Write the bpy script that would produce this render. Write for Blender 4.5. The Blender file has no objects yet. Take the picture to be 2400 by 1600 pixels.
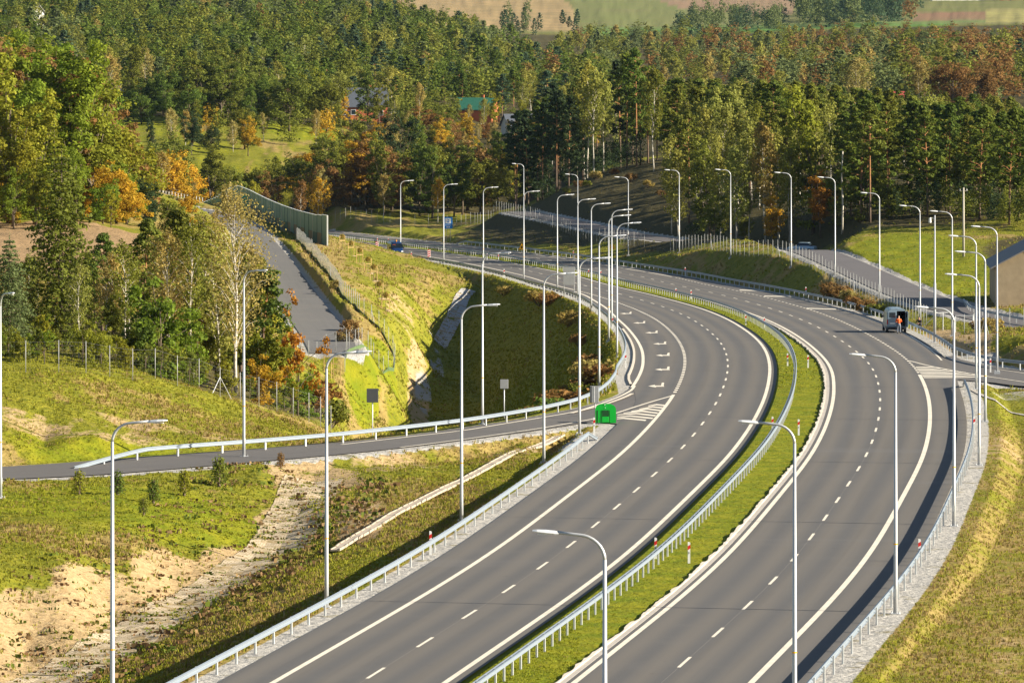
import bpy, bmesh, math, random
import numpy as np
from mathutils import Vector, Matrix

sc = bpy.context.scene
COL = sc.collection
rnd = random.Random(7)
nrs = np.random.RandomState(11)

# ------------------------------------------------------------------ survey
# The plan was surveyed from a viewpoint 26.2 m above the near carriageway:
# a bearing number (t) and a distance (Y) give a plan position.
FOC, HOR, MID, CAMZ = 12700.0, 101.0, 1176.0, 26.2

def road_z(Y):
    return -0.0155 * 30.0 * np.logaddexp(0, (np.asarray(Y, float) - 400.0) / 30.0)

def px(t, Y):
    return (t - MID) * Y / FOC

def sight(x, y, h=0.0):
    """plan point on the road grade (plus h) along one surveyed bearing"""
    lo, hi = 60.0, 8000.0
    for _ in range(60):
        m = (lo + hi) / 2
        if FOC * (CAMZ - float(road_z(m)) - h) / m > y - HOR: lo = m
        else: hi = m
    return (px(x, m), m)

# ------------------------------------------------------------------ numeric helpers
def smooth_line(P, sig=8, ext=(0, 0), step=1.0):
    P = np.array(P, float)[:, :2]
    d0 = P[0] - P[1]; d0 /= np.hypot(*d0)
    d1 = P[-1] - P[-2]; d1 /= np.hypot(*d1)
    if ext[0]: P = np.vstack([P[0] + d0 * ext[0], P])
    if ext[1]: P = np.vstack([P, P[-1] + d1 * ext[1]])
    s = np.r_[0, np.cumsum(np.hypot(*np.diff(P, axis=0).T))]
    t = np.linspace(0, s[-1], max(8, int(s[-1] / step)))
    Q = np.c_[np.interp(t, s, P[:, 0]), np.interp(t, s, P[:, 1])]
    n = max(1, int(3 * sig / step)); n = min(n, len(Q) - 2)
    k = np.exp(-.5 * (np.arange(-n, n + 1) * step / sig) ** 2); k /= k.sum()
    Qp = np.vstack([2 * Q[0] - Q[n:0:-1], Q, 2 * Q[-1] - Q[-2:-n - 2:-1]])
    return np.c_[np.convolve(Qp[:, 0], k, 'valid'), np.convolve(Qp[:, 1], k, 'valid')]

def tangents(Q):
    T = np.gradient(Q, axis=0)
    return T / np.hypot(T[:, 0], T[:, 1])[:, None]

def _hash(ix, iy, seed):
    n = (ix * 374761393 + iy * 668265263 + seed * 1274126177) & 0x7fffffff
    n = ((n ^ (n >> 13)) * 1274126177) & 0x7fffffff
    return ((n ^ (n >> 16)) & 0xffff) / 65535.0

def vnoise(x, y, seed=0):
    x = np.asarray(x, float); y = np.asarray(y, float)
    ix = np.floor(x).astype(np.int64); iy = np.floor(y).astype(np.int64)
    fx = x - ix; fy = y - iy
    fx = fx * fx * (3 - 2 * fx); fy = fy * fy * (3 - 2 * fy)
    a = _hash(ix, iy, seed); b = _hash(ix + 1, iy, seed)
    c = _hash(ix, iy + 1, seed); d = _hash(ix + 1, iy + 1, seed)
    return a + (b - a) * fx + (c - a) * fy + (a - b - c + d) * fx * fy

def fbm(x, y, seed=0, oct=4):
    s = 0; a = .5; n = 0
    for o in range(oct):
        s = s + a * vnoise(x * 2 ** o, y * 2 ** o, seed + o * 17); n += a; a *= .5
    return s / n

def sstep(a, b, x):
    t = np.clip((x - a) / (b - a), 0, 1)
    return t * t * (3 - 2 * t)

# ------------------------------------------------------------------ object helpers
def tag(o, label=None, cat=None, group=None, kind=None):
    if label: o['label'] = label
    if cat: o['category'] = cat
    if group: o['group'] = group
    if kind: o['kind'] = kind
    return o

def thing(name, label, cat, loc=(0, 0, 0), rz=0.0, group=None):
    o = bpy.data.objects.new(name, None); COL.objects.link(o)
    o.location = loc; o.rotation_euler = (0, 0, rz); o.empty_display_size = .3
    return tag(o, label, cat, group)

def link(name, me, parent=None, loc=(0, 0, 0), rot=(0, 0, 0)):
    o = bpy.data.objects.new(name, me); COL.objects.link(o)
    if parent is not None: o.parent = parent
    o.location = loc; o.rotation_euler = rot
    return o

class MB:
    """collects simple solids into one mesh"""
    def __init__(s): s.v = []; s.f = []; s.m = []
    def add(s, vs, fs, mi=0):
        n = len(s.v); s.v += [tuple(v) for v in vs]
        s.f += [tuple(i + n for i in f) for f in fs]; s.m += [mi] * len(fs)
    def box(s, c, d, rz=0.0, mi=0, bevel=0.0):
        x, y, z = d[0] / 2, d[1] / 2, d[2] / 2
        ca, sa = math.cos(rz), math.sin(rz)
        if bevel <= 0:
            vs = [(-x, -y, -z), (x, -y, -z), (x, y, -z), (-x, y, -z), (-x, -y, z), (x, -y, z), (x, y, z), (-x, y, z)]
            fs = [(3, 2, 1, 0), (4, 5, 6, 7), (0, 1, 5, 4), (1, 2, 6, 5), (2, 3, 7, 6), (3, 0, 4, 7)]
        else:
            b = bevel; vs = []; fs = []
            ring = [(-x + b, -y), (x - b, -y), (x, -y + b), (x, y - b), (x - b, y), (-x + b, y), (-x, y - b), (-x, -y + b)]
            k = lambda q, e: (q[0] * (1 - e / max(x, 1e-6)), q[1] * (1 - e / max(y, 1e-6)))
            for zz, e in ((-z, b), (-z + b, 0), (z - b, 0), (z, b)):
                vs += [(*k(q, e), zz) for q in ring]
            for L in range(3):
                for i in range(8):
                    j = (i + 1) % 8; fs.append((L * 8 + i, L * 8 + j, L * 8 + 8 + j, L * 8 + 8 + i))
            fs.append(tuple(range(7, -1, -1))); fs.append(tuple(range(24, 32)))
        s.add([(c[0] + a * ca - b_ * sa, c[1] + a * sa + b_ * ca, c[2] + z_) for a, b_, z_ in vs], fs, mi)
    def tube(s, pts, rad, n=6, mi=0, cap=True):
        pts = [Vector(p) for p in pts]
        if not hasattr(rad, '__len__'): rad = [rad] * len(pts)
        base = len(s.v); prev = None
        for i, p in enumerate(pts):
            d = (pts[min(i + 1, len(pts) - 1)] - pts[max(i - 1, 0)])
            d = d.normalized() if d.length > 1e-9 else Vector((0, 0, 1))
            if prev is None:
                u = d.orthogonal().normalized()
            else:
                u = (prev - d * prev.dot(d))
                u = u.normalized() if u.length > 1e-6 else d.orthogonal().normalized()
            prev = u; w = d.cross(u)
            for k in range(n):
                a = 2 * math.pi * k / n
                q = p + (u * math.cos(a) + w * math.sin(a)) * rad[i]; s.v.append(q[:])
        for i in range(len(pts) - 1):
            for k in range(n):
                j = (k + 1) % n; o = base + i * n
                s.f.append((o + k, o + j, o + n + j, o + n + k)); s.m.append(mi)
        if cap:
            s.f.append(tuple(base + k for k in range(n - 1, -1, -1))); s.m.append(mi)
            o = base + (len(pts) - 1) * n
            s.f.append(tuple(o + k for k in range(n))); s.m.append(mi)
    def prism(s, poly, z0, z1, mi=0):
        n = len(poly)
        s.add([(x, y, z0) for x, y in poly] + [(x, y, z1) for x, y in poly],
              [tuple(range(n - 1, -1, -1)), tuple(range(n, 2 * n))] + [(i, (i + 1) % n, n + (i + 1) % n, n + i) for i in range(n)], mi)
    def mesh(s, name, mats, smooth=False):
        me = bpy.data.meshes.new(name); me.from_pydata(s.v, [], s.f)
        for m in (mats if isinstance(mats, (list, tuple)) else [mats]): me.materials.append(m)
        if any(s.m): me.polygons.foreach_set('material_index', s.m)
        if smooth: me.polygons.foreach_set('use_smooth', [True] * len(s.f))
        me.update(); return me
    def build(s, name, mats, parent=None, loc=(0, 0, 0), smooth=False, rot=(0, 0, 0)):
        return link(name, s.mesh(name, mats, smooth), parent, loc, rot)

def quad_mesh(name, V, mat, attr=None, smooth=False, tint=None):
    """V: (N,4,3) loose quads; attr: per-quad float 'leaf_var'; tint: per-quad rgb"""
    V = np.asarray(V, np.float32); n = len(V)
    me = bpy.data.meshes.new(name)
    me.vertices.add(n * 4); me.vertices.foreach_set('co', V.reshape(-1))
    me.loops.add(n * 4); me.loops.foreach_set('vertex_index', np.arange(n * 4, dtype=np.int32))
    me.polygons.add(n); me.polygons.foreach_set('loop_start', np.arange(0, n * 4, 4, dtype=np.int32))
    try: me.polygons.foreach_set('loop_total', np.full(n, 4, dtype=np.int32))
    except Exception: pass
    me.materials.append(mat)
    if attr is not None:
        a = me.attributes.new('leaf_var', 'FLOAT', 'POINT')
        a.data.foreach_set('value', np.repeat(np.asarray(attr, np.float32), 4))
    if tint is not None:
        a = me.attributes.new('tint', 'FLOAT_COLOR', 'POINT')
        c = np.c_[np.asarray(tint, np.float32), np.ones(n, np.float32)]
        a.data.foreach_set('color', np.repeat(c, 4, axis=0).reshape(-1))
    me.update(calc_edges=True); me.validate()
    return me

# ------------------------------------------------------------------ material helpers
def new_mat(name):
    m = bpy.data.materials.new(name); m.use_nodes = True
    nt = m.node_tree; nt.nodes.clear()
    out = nt.nodes.new('ShaderNodeOutputMaterial')
    return m, nt, out

def N(nt, typ, **kw):
    n = nt.nodes.new(typ)
    for k, v in kw.items():
        if k in n.inputs: n.inputs[k].default_value = v
        else: setattr(n, k, v)
    return n

def L(nt, a, b): nt.links.new(a, b)

def c4(c): return (c[0], c[1], c[2], 1.0)

def math_node(nt, op, a, b=None, clamp=False):
    n = nt.nodes.new('ShaderNodeMath'); n.operation = op; n.use_clamp = clamp
    for i, v in enumerate((a, b)):
        if v is None: continue
        if isinstance(v, (int, float)): n.inputs[i].default_value = v
        else: L(nt, v, n.inputs[i])
    return n.outputs[0]

def mix_col(nt, fac, a, b, blend='MIX'):
    n = nt.nodes.new('ShaderNodeMix'); n.data_type = 'RGBA'; n.blend_type = blend
    for sock, v in ((n.inputs[0], fac), (n.inputs[6], a), (n.inputs[7], b)):
        if isinstance(v, (int, float)): sock.default_value = v
        elif isinstance(v, tuple): sock.default_value = c4(v)
        else: L(nt, v, sock)
    return n.outputs[2]

def noise(nt, vec, scale, detail=4.0, rough=.55):
    n = nt.nodes.new('ShaderNodeTexNoise'); n.inputs['Scale'].default_value = scale
    n.inputs['Detail'].default_value = detail; n.inputs['Roughness'].default_value = rough
    if vec is not None: L(nt, vec, n.inputs['Vector'])
    return n.outputs['Fac']

def ramp(nt, fac, lo, hi):
    n = nt.nodes.new('ShaderNodeMapRange'); n.interpolation_type = 'SMOOTHSTEP'
    n.inputs['From Min'].default_value = lo; n.inputs['From Max'].default_value = hi
    L(nt, fac, n.inputs['Value']); return n.outputs[0]

def plain(name, col, rough=.6, metal=0.0, var=.15, scale=3.0, spec=.4, bump=0.0):
    m, nt, out = new_mat(name)
    p = N(nt, 'ShaderNodeBsdfPrincipled', Roughness=rough, Metallic=metal)
    p.inputs['Specular IOR Level'].default_value = spec
    tc = N(nt, 'ShaderNodeTexCoord')
    f = noise(nt, tc.outputs['Object'], scale)
    lo = tuple(c * (1 - var) for c in col); hi = tuple(min(1, c * (1 + var)) for c in col)
    L(nt, mix_col(nt, f, lo, hi), p.inputs['Base Color'])
    if bump:
        b = N(nt, 'ShaderNodeBump', Strength=bump); b.inputs['Distance'].default_value = .02
        L(nt, noise(nt, tc.outputs['Object'], scale * 8), b.inputs['Height']); L(nt, b.outputs[0], p.inputs['Normal'])
    L(nt, p.outputs[0], out.inputs[0]); return m
# ------------------------------------------------------------------ reference line of the motorway
REF_TRACE = [(1027,1568),(1175.5,1466),(1324,1366),(1459,1262),(1568,1157),(1679,1049),(1730,978),(1760,917.7),(1770.5,874),(1773,840),(1764,806),(1743.5,779),(1713,756),(1679,735),(1642,718.6),(1605,705),(1568,695),(1493,675),(1391.5,653),(1337.5,636),(1239.6,615.6),(1121.5,594),(1020,580),(926,568),(851.5,558),(784,550)]
REF = smooth_line([sight(*p) for p in REF_TRACE], 12, (90, 150))
RT = tangents(REF); RN = np.c_[RT[:, 1], -RT[:, 0]]
S_END = len(REF) - 1
def ref(s, o=0.0):
    s = np.asarray(s, float); i = np.arange(len(REF))
    x = np.interp(s, i, REF[:, 0]) + np.interp(s, i, RN[:, 0]) * o
    y = np.interp(s, i, REF[:, 1]) + np.interp(s, i, RN[:, 1]) * o
    return x, y
def tab(*pairs):
    a = np.array(pairs, float)
    def f(s): # smoothed table
        s = np.asarray(s, float)
        return sum(np.interp(s + d, a[:, 0], a[:, 1]) for d in (-16, -8, 0, 8, 16)) / 5
    return f
oA = tab((0,-7.1),(290,-7.1),(330,-7.3),(382,-7.7),(484,-7.7),(525,-7.2),(560,-7.1),(1100,-7.1))
oE = tab((0,5.05),(330,4.95),(378,4.2),(432,3.95),(478,3.6),(520,4.2),(560,4.4),(1100,4.4))
oF = tab((0,12.35),(315,12.2),(340,12.0),(389,11.3),(447,11.4),(480,11.6),(520,12.2),(560,12.6),(620,12.4),(700,11.8),(1100,11.6))
oG = tab((290,-10.7),(317,-10.7),(349,-11.1),(396,-11.7),(455,-11.7),(500,-10),(545,-7.7))
oPL = tab((0,-9.35),(225,-9.4),(285,-9.45),(300,-11.4),(330,-11.6),(396,-12.2),(455,-12.1),(500,-10.7),(560,-9.4),(1100,-9.2))
oPR = tab((0,14.8),(300,14.8),(335,15.4),(430,15.5),(530,15.7),(580,15.6),(640,13.6),(700,13.2),(1100,13.2))
RAMP_IN = [(-95,318),(-60,324),(-42,329),(-30.9,333.7),(-27.1,335.4),(-23.4,338.9),(-18.9,345.0),(-14.8,349.9),(-11.6,353.7),(-7.8,359.6),(-3.6,367.1),(2.2,379.1),(6.4,389.5),(9.8,400),(12.0,412),(13.4,425),(14.2,440)]
RAMP_OUT = [(-95,325),(-60,332),(-44,337),(-31.8,343.2),(-28.3,346.8),(-24.3,352.0),(-19.0,357.6),(-13.6,362.9),(-9.5,368.2),(-4.6,378.0),(0.9,391.0),(4.4,402.0),(6.9,412.5),(8.6,424.0),(9.6,436),(10.0,442)]
RI = smooth_line(RAMP_IN, 4); RO = smooth_line(RAMP_OUT, 4)
EX_OUT = [(39.6,492)]+[sight(x, y) for x, y in [(2195,823),(2277,840),(2352,852)]] + [(52.5,451.5),(62,440),(80,424),(110,404)]
EX_IN = [(34.2,476)]+[sight(x, y) for x, y in [(2150,858),(2213,868),(2270,876),(2352,889)]] + [(50.0,434),(58,426),(74,412),(104,390)]
XO = smooth_line(EX_OUT, 3); XI = smooth_line(EX_IN, 3)
def resample(Q, n):
    s = np.r_[0, np.cumsum(np.hypot(*np.diff(Q, axis=0).T))]; t = np.linspace(0, s[-1], n)
    return np.c_[np.interp(t, s, Q[:, 0]), np.interp(t, s, Q[:, 1])]
# country roads (plan x, y, z)
def svc(pts):
    return np.array([(px(t, Y), Y, z) for t, Y, z in pts])
SL = svc([(770,543,-4.3),(765,552,-4.0),(730,583,-3.4),(690,622,-2.8),(623,735,-2.3),(577,812,-1.6),(525,866,-.9),(450,895,-.6),(370,915,-.7),(200,935,-1.2),(0,950,-1.5)])
SR = svc([(2900,480,-.6),(2600,505,-.9),(2450,525,-1.2),(2352,545,-1.5),(2230,580,-2.0),(2120,615,-2.2),(2000,662,-1.6),(1915,700,-1.0),(1850,735,-.9),(1838,785,-3.7),(1760,822,-4.5),(1690,838,-4.6),(1620,850,-4.6),(1450,905,-5.1),(1280,985,-5.0),(1190,1035,-5.2)])
def dens3(P, step=2.0, sig=10):
    q = smooth_line(P, sig, step=step)
    s = np.r_[0, np.cumsum(np.hypot(*np.diff(P[:, :2], axis=0).T))]; s /= s[-1]
    t = np.linspace(0, 1, len(q)); z = np.interp(t, s, P[:, 2])
    k = np.ones(21) / 21; z = np.convolve(np.pad(z, 10, 'edge'), k, 'valid')
    return np.c_[q, z]
SLd = dens3(SL); SRd = dens3(SR)

# ------------------------------------------------------------------ terrain
CP = [
# foreground ditch on the left
(720,342,-1.2),(690,328,-1.8),(640,312,-2.3),(520,297,-2.8),(400,285,-3.1),(250,270,-3.4),(100,257,-3.6),(-100,243,-3.8),(-400,225,-4),
(640,330,-1.5),(560,309,-2.4),(400,294,-2.9),(250,282,-3.2),(60,270,-3.4),(700,334,-.9),
(600,338,-.4),(450,318,-.9),(300,298,-1.1),(150,287,-1.0),(0,281,-.9),(-200,272,-.8),(300,318,-.3),(100,310,-.2),(-100,300,-.2),
(0,325,0),(300,330,-.1),(600,346,-.2),(760,354,-.3),(-200,315,0),(-900,300,.5),(-900,240,-2),
(750,320,-1.3),(700,288,-1.4),(560,266,-1.8),(400,247,-2.1),(200,230,-2.3),(-100,212,-2.4),(1000,329,-1.0),(800,303,-1.5),(1150,352,-.5),(900,300,-.9),(950,345,-.5),(620,240,-1),(300,210,-1.2),(-100,190,-1),
(1200,368,-.2),
(1000,150,-.5),(300,120,-1),(2000,120,-.5),(600,60,-1),(1800,60,-1),(1800,200,-.2),(2500,200,-.3),(2500,260,-.5),(2500,330,-.8),(2350,420,-1.2),(2300,405,-1),(2800,300,-1),(3600,260,-1),(-1300,150,-1),(3600,150,-1),
# mound behind the slip road
(97,373,4.0),(187,376,3.7),(277,380,3.1),(363,384,2.6),(447,388,1.9),(545,393,.9),(629,398,-.4),(716,404,-1.6),(0,372,4.2),(-200,368,4.4),
(100,353,.5),(300,359,.6),(500,365,.3),(650,374,-.2),(100,362,2.2),(300,369,1.8),(500,378,.7),(-200,350,.8),(-800,350,4),
(50,400,4.2),(300,400,3.3),(450,405,1.5),(600,415,-.6),(700,430,-2),(50,450,4.3),(300,450,3.5),(500,460,1.5),(650,470,-1),(760,420,-2.9),(-600,420,5),
(0,480,4.2),(200,520,4.2),(100,560,4.3),(300,560,3.8),(0,640,4.2),(200,650,4.1),(330,640,3.6),(400,600,2.2),(500,560,.6),(600,520,-1.6),
(400,755,2.6),(480,785,1.1),(350,720,3.1),(330,800,3),(540,745,0),(470,690,2),(-600,600,6),(-1300,500,8),
(0,672,4.4),(150,680,4.5),(300,705,3.5),(0,740,6),(150,750,6),(0,850,9),(150,850,8),(290,860,3.5),(0,1000,12),(150,1000,8),(-400,800,9),(-400,1000,18),(-1300,1000,25),
# hollow inside the bend
(1075,748,-6.8),(1045,722,-9.3),(1006,699,-12.6),(982,655,-13.6),(942,606,-13.4),(940,577,-13.2),(905,562,-10.8),(850,505,-13),(950,500,-13.5),(1050,560,-13.5),(1100,620,-13),(1130,680,-12),(1200,520,-13),(1300,520,-12),(1250,600,-12),(1180,560,-13),(1100,440,-12),(1000,430,-12),(860,440,-10),(820,440,-8),
(955,650,-9.6),(893,625,-4.6),(940,642,-6.5),(828,597,-2.7),(875,588,-4.1),(909,577,-6.0),(885,567,-6.8),(838,553,-9.5),(801,545,-11.5),(735,538,-4.7),(700,530,-4.6),(790,538,-5.6),(820,545,-7.5),
(680,800,-2.3),(787,628,-2.6),(740,700,-2.3),(760,480,-5.5),(800,490,-10),
(800,850,-4.3),(760,830,-3.2),(900,800,-5.0),(850,760,-3.6),(900,690,-4),(955,690,-6.0),(980,740,-5.0),(1040,760,-6.3),(920,880,-6.8),(780,930,-6.5),
# beyond the motorway
(600,950,-2.5),(480,1000,-2.8),(350,1010,-2.5),(420,1080,-2.8),(250,1080,-1),(700,1100,-7),(800,1060,-9),(900,1000,-8.6),(1050,1000,-8.5),(1150,1000,-7.6),(1250,900,-7.6),(1350,920,-6.6),
(400,1120,-2.5),(600,1130,-4),(800,1150,-8),(1000,1160,-9),(1150,1170,-9),(1250,1130,-6),
(1380,1075,1.2),(1300,1045,-1.5),(1240,1030,-4.5),(1500,985,-.5),(1560,925,-2.5),(1450,1030,.6),(1600,930,-1.5),
(1560,790,-4.0),(1600,775,-2.9),(1668,745,-1.9),(1766,700,-1.2),(1720,750,-1.9),(1820,706,-1.3),(1850,672,-1.9),(1900,650,-2.6),(1960,622,-2.8),(2040,590,-2.8),(1500,830,-5.2),(1420,860,-6.0),
(2150,690,-.6),(2150,655,-1.6),(2250,700,.2),(2100,760,.5),(2250,520,-1.3),(2170,530,-1.8),(2352,505,-.2),(2300,490,.3),(2420,480,.6),(2250,482,-.8),(2900,560,0),(2500,600,-1.5),(2352,620,-1.8),
(1700,830,-2),(1900,780,0),(2100,800,1),(2352,770,1),(2352,900,4),(1600,930,-1),(1500,1050,3),(1800,950,2.5),(2100,1000,5),(2700,850,4),(3600,700,3),
]
ROWS = { # distance: heights at bearings
1250: (( -600,12),(0,5),(300,1),(500,1.5),(700,.5),(900,-3),(1100,-4),(1300,2),(1600,5),(1900,6),(2200,8),(2500,9)),
1350: ((300,7.2),(500,7.0),(700,4.2),(900,2.5),(1100,1.5),(1300,2)),
1420: ((300,8.0),(500,7.6),(700,6.0),(900,4.4)),
1500: ((-600,18),(0,14),(300,10),(600,9),(840,5.7),(1100,5.4),(1350,4),(1600,5),(1900,8),(2200,10),(2500,11)),
1800: ((-600,26),(0,23),(300,21),(600,20),(900,17),(1050,12),(1200,8),(1400,6),(1700,8),(2000,12),(2350,14),(2800,15)),
2200: ((-600,36),(0,34),(300,33),(600,31),(900,27),(1050,20),(1200,14),(1400,12),(1700,13),(2000,18),(2350,21),(2800,22)),
2600: ((-600,44),(0,42),(300,42),(600,39),(900,34),(1050,27),(1200,22),(1400,21),(1700,22),(2000,26),(2350,29),(2800,30)),
3000: ((-600,50),(0,48),(300,47),(600,45),(900,38),(1100,32),(1400,29),(1700,31),(2000,34),(2350,36),(2800,37)),
3400: ((-600,55),(0,53),(600,50),(1000,42),(1400,41),(1700,41),(2000,43),(2350,44),(2800,45)),
4000: ((-600,66),(0,64),(600,60),(1000,57),(1400,57),(1700,57),(2000,57),(2350,58),(2800,58)),
4700: ((-600,82),(600,77),(1200,75),(1800,75),(2350,75),(2900,75)),
6200: ((-1200,100),(600,98),(1200,96),(1800,96),(2350,96),(3600,96)),
}
for Y_, r_ in ROWS.items(): CP += [(t_, Y_, z_) for t_, z_ in r_]
CP = np.array(CP, float)
def _pc(t, Y): return np.c_[np.asarray(t) / 260.0, np.log(np.asarray(Y)) * 9.0]
_c = _pc(CP[:, 0], CP[:, 1])
_d = np.hypot(_c[:, None, 0] - _c[None, :, 0], _c[:, None, 1] - _c[None, :, 1])
_n = len(CP)
_A = np.zeros((_n + 1, _n + 1)); _A[:_n, :_n] = _d - np.eye(_n) * .02; _A[:_n, _n] = 1; _A[_n, :_n] = 1
_w = np.linalg.solve(_A, np.r_[CP[:, 2], 0])
def base_h(X, Y):
    X = np.asarray(X, float); Y = np.asarray(Y, float)
    q = _pc(X / Y * FOC + MID, Y); out = np.empty(len(q))
    for a in range(0, len(q), 20000):
        b = q[a:a + 20000]
        d = np.hypot(b[:, 0, None] - _c[None, :, 0], b[:, 1, None] - _c[None, :, 1])
        out[a:a + 20000] = d @ _w[:_n] + _w[_n]
    return out
def nearest(line, X, Y, reach):
    """distance to a polyline's points and the index; far points get reach"""
    d = np.full(len(X), reach, float); idx = np.zeros(len(X), int)
    x0, y0 = line[:, 0].min() - reach, line[:, 1].min() - reach
    x1, y1 = line[:, 0].max() + reach, line[:, 1].max() + reach
    m = np.where((X > x0) & (X < x1) & (Y > y0) & (Y < y1))[0]
    for a in range(0, len(m), 20000):
        k = m[a:a + 20000]
        dd = (X[k, None] - line[None, :, 0]) ** 2 + (Y[k, None] - line[None, :, 1]) ** 2
        i = dd.argmin(1); d[k] = np.minimum(np.sqrt(dd[np.arange(len(k)), i]), reach); idx[k] = i
    return d, idx
_sub = np.arange(0, len(REF), 2)
_mainL = np.c_[ref(_sub, 0)]
def main_coords(X, Y, reach=60.0):
    d, i = nearest(_mainL, X, Y, reach)
    s = _sub[i].astype(float)
    dx = X - REF[_sub[i], 0]; dy = Y - REF[_sub[i], 1]
    o = dx * RN[_sub[i], 0] + dy * RN[_sub[i], 1]
    ds = dx * RT[_sub[i], 0] + dy * RT[_sub[i], 1]
    return s + ds, o, d
RAMPC = (resample(RI, 160) + resample(RO, 160)) / 2
def _half(C, A, B):
    f = lambda Q: np.sqrt(((C[:, None] - Q[None]) ** 2).sum(2)).min(1)
    return (f(A) + f(B)) / 2
RAMPW = _half(RAMPC, RI, RO)
EXC = (resample(XI, 90) + resample(XO, 90)) / 2
EXW = _half(EXC, XI, XO)
def cut_fill(z, zr, d, slope=.62, eps=.07):
    d = np.maximum(d, 0)
    return np.clip(z, zr - slope * d - eps, zr + slope * d - eps)
def ground(X, Y, relief=True):
    X = np.atleast_1d(np.asarray(X, float)); Y = np.atleast_1d(np.asarray(Y, float))
    z = base_h(X, Y)
    if relief:
        amp = np.interp(Y, [0, 200, 450, 800, 1200, 3000], [.5, .55, .6, .7, 1.5, 1.5]) * np.where((X > 15) & (Y < 440), .3, 1.0)
        f = np.interp(Y, [0, 450, 1200, 3000], [.16, .12, .05, .015])
        z = z + amp * (fbm(X * .16, Y * .16, 3) - .5) + amp * .5 * (fbm(X * .6, Y * .6, 8, 3) - .5)
    m = Y < 1250
    Xm, Ym, zm = X[m], Y[m], z[m]
    # other roads first, the motorway last
    for line, w in ((SLd, 3.4), (SRd, 3.6)):
        d, i = nearest(line, Xm, Ym, 60.0)
        zz = cut_fill(zm, line[i, 2], d - w, 1.7 if line is SLd else .62); zm = np.where(d < 59, zz, zm)
    for line, W in ((RAMPC, RAMPW), (EXC, EXW)):
        d, i = nearest(line, Xm, Ym, 40.0)
        zz = cut_fill(zm, road_z(line[i, 1]), d - W[i] - 1.6); zm = np.where(d < 39, zz, zm)
    s, o, d = main_coords(Xm, Ym)
    lo = oPL(s) - np.interp(s, [0, 225, 300, 500, 560, 1100], [1.9, 1.9, 2.0, 2.0, 2.6, 3.4])
    hi = oPR(s) + np.interp(s, [0, 300, 340, 1100], [2.4, 2.4, 1.9, 1.9])
    e = np.maximum(lo - o, o - hi)
    zz = cut_fill(zm, road_z(Ym), e, np.where(o < 0, np.interp(s, [250, 330, 700, 800], [.66, .85, .85, .7]), np.interp(s, [300, 420, 700, 760], [.6, .8, .8, .6]))); zm = np.where(d < 59, zz, zm)
    z[m] = zm
    return z
def gz(x, y): return float(ground([x], [y])[0])
def spot(t, Y):
    x = px(t, Y); return (x, Y, gz(x, Y))
# ------------------------------------------------------------------ ground sheet
tcols = np.r_[np.linspace(-1500, -200, 44)[:-1], np.linspace(-200, 2560, 500)[:-1], np.linspace(2560, 3900, 46)]
yrows = [60.0]
while yrows[-1] < 6100:
    y = yrows[-1]
    yrows.append(y * (1.02 if y < 205 else 1.0036 if y < 560 else 1.0045 if y < 1100 else 1.011 if y < 2800 else 1.03))
yrows = np.array(yrows)
TT, YY = np.meshgrid(tcols, yrows)
GX = (TT - MID) * YY / FOC; GY = YY
shape = GX.shape
gx, gy, gt = GX.ravel(), GY.ravel(), TT.ravel()
gzv = ground(gx, gy)

def blob(lst):
    m = np.zeros(len(gt))
    ly = np.log(gy)
    for t, Y, rt, rY, v in lst:
        q = ((gt - t) / rt) ** 2 + ((ly - math.log(Y)) / (rY / Y)) ** 2
        m = np.maximum(m, v * np.clip(1.6 - q, 0, 1))
    return m
n1 = fbm(gx * .09, gy * .06, 41); n2 = fbm(gx * .5, gy * .3, 52); n3 = fbm(gx * .02, gy * .012, 63)
ms, mo, md = main_coords(gx, gy, 60)
near = md < 59
lo = oPL(ms); hi = oPR(ms)
dRamp, iRamp = nearest(RAMPC, gx, gy, 30); eR = dRamp - RAMPW[iRamp]
dEx, iEx = nearest(EXC, gx, gy, 30); eX = dEx - EXW[iEx]
dSL, iSL = nearest(SLd, gx, gy, 30); dSR, iSR = nearest(SRd, gx, gy, 30)
# gravel verges
gravel = np.where(near, np.maximum(sstep(1.55, .9, lo - mo) * (mo < 0) * (mo > lo - 2), 0), 0)
wR = np.interp(ms, [0, 290, 310, 360, 1100], [1.5, 1.5, 1.5, 1.2, 1.0])
gravel = np.maximum(gravel, np.where(near & (mo > 8), sstep(wR + .4, wR - .4, mo - hi), 0))
dRI, _q = nearest(RI, gx, gy, 30); dRO, _q = nearest(RO, gx, gy, 30)
gravel = np.maximum(gravel, np.where(dRamp < 29, sstep(1.0, .4, eR + np.where(dRI < dRO, -.9, .35)), 0))
gravel = np.maximum(gravel, np.where(dEx < 29, sstep(2.1, 1.3, eX), 0))
gravel = np.maximum(gravel, np.where(dSL < 29, sstep(3.7, 3.1, dSL), 0))
gravel = np.maximum(gravel, np.where(dSR < 29, sstep(4.4, 3.6, dSR), 0))
gravel = np.maximum(gravel, blob([(1330, 366, 70, 9, .9), (2330, 428, 60, 5, .5)]))
median = near & (mo > 0.3) & (mo < oE(ms) - .3)
gravel = np.where(median, 0, gravel)
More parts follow.
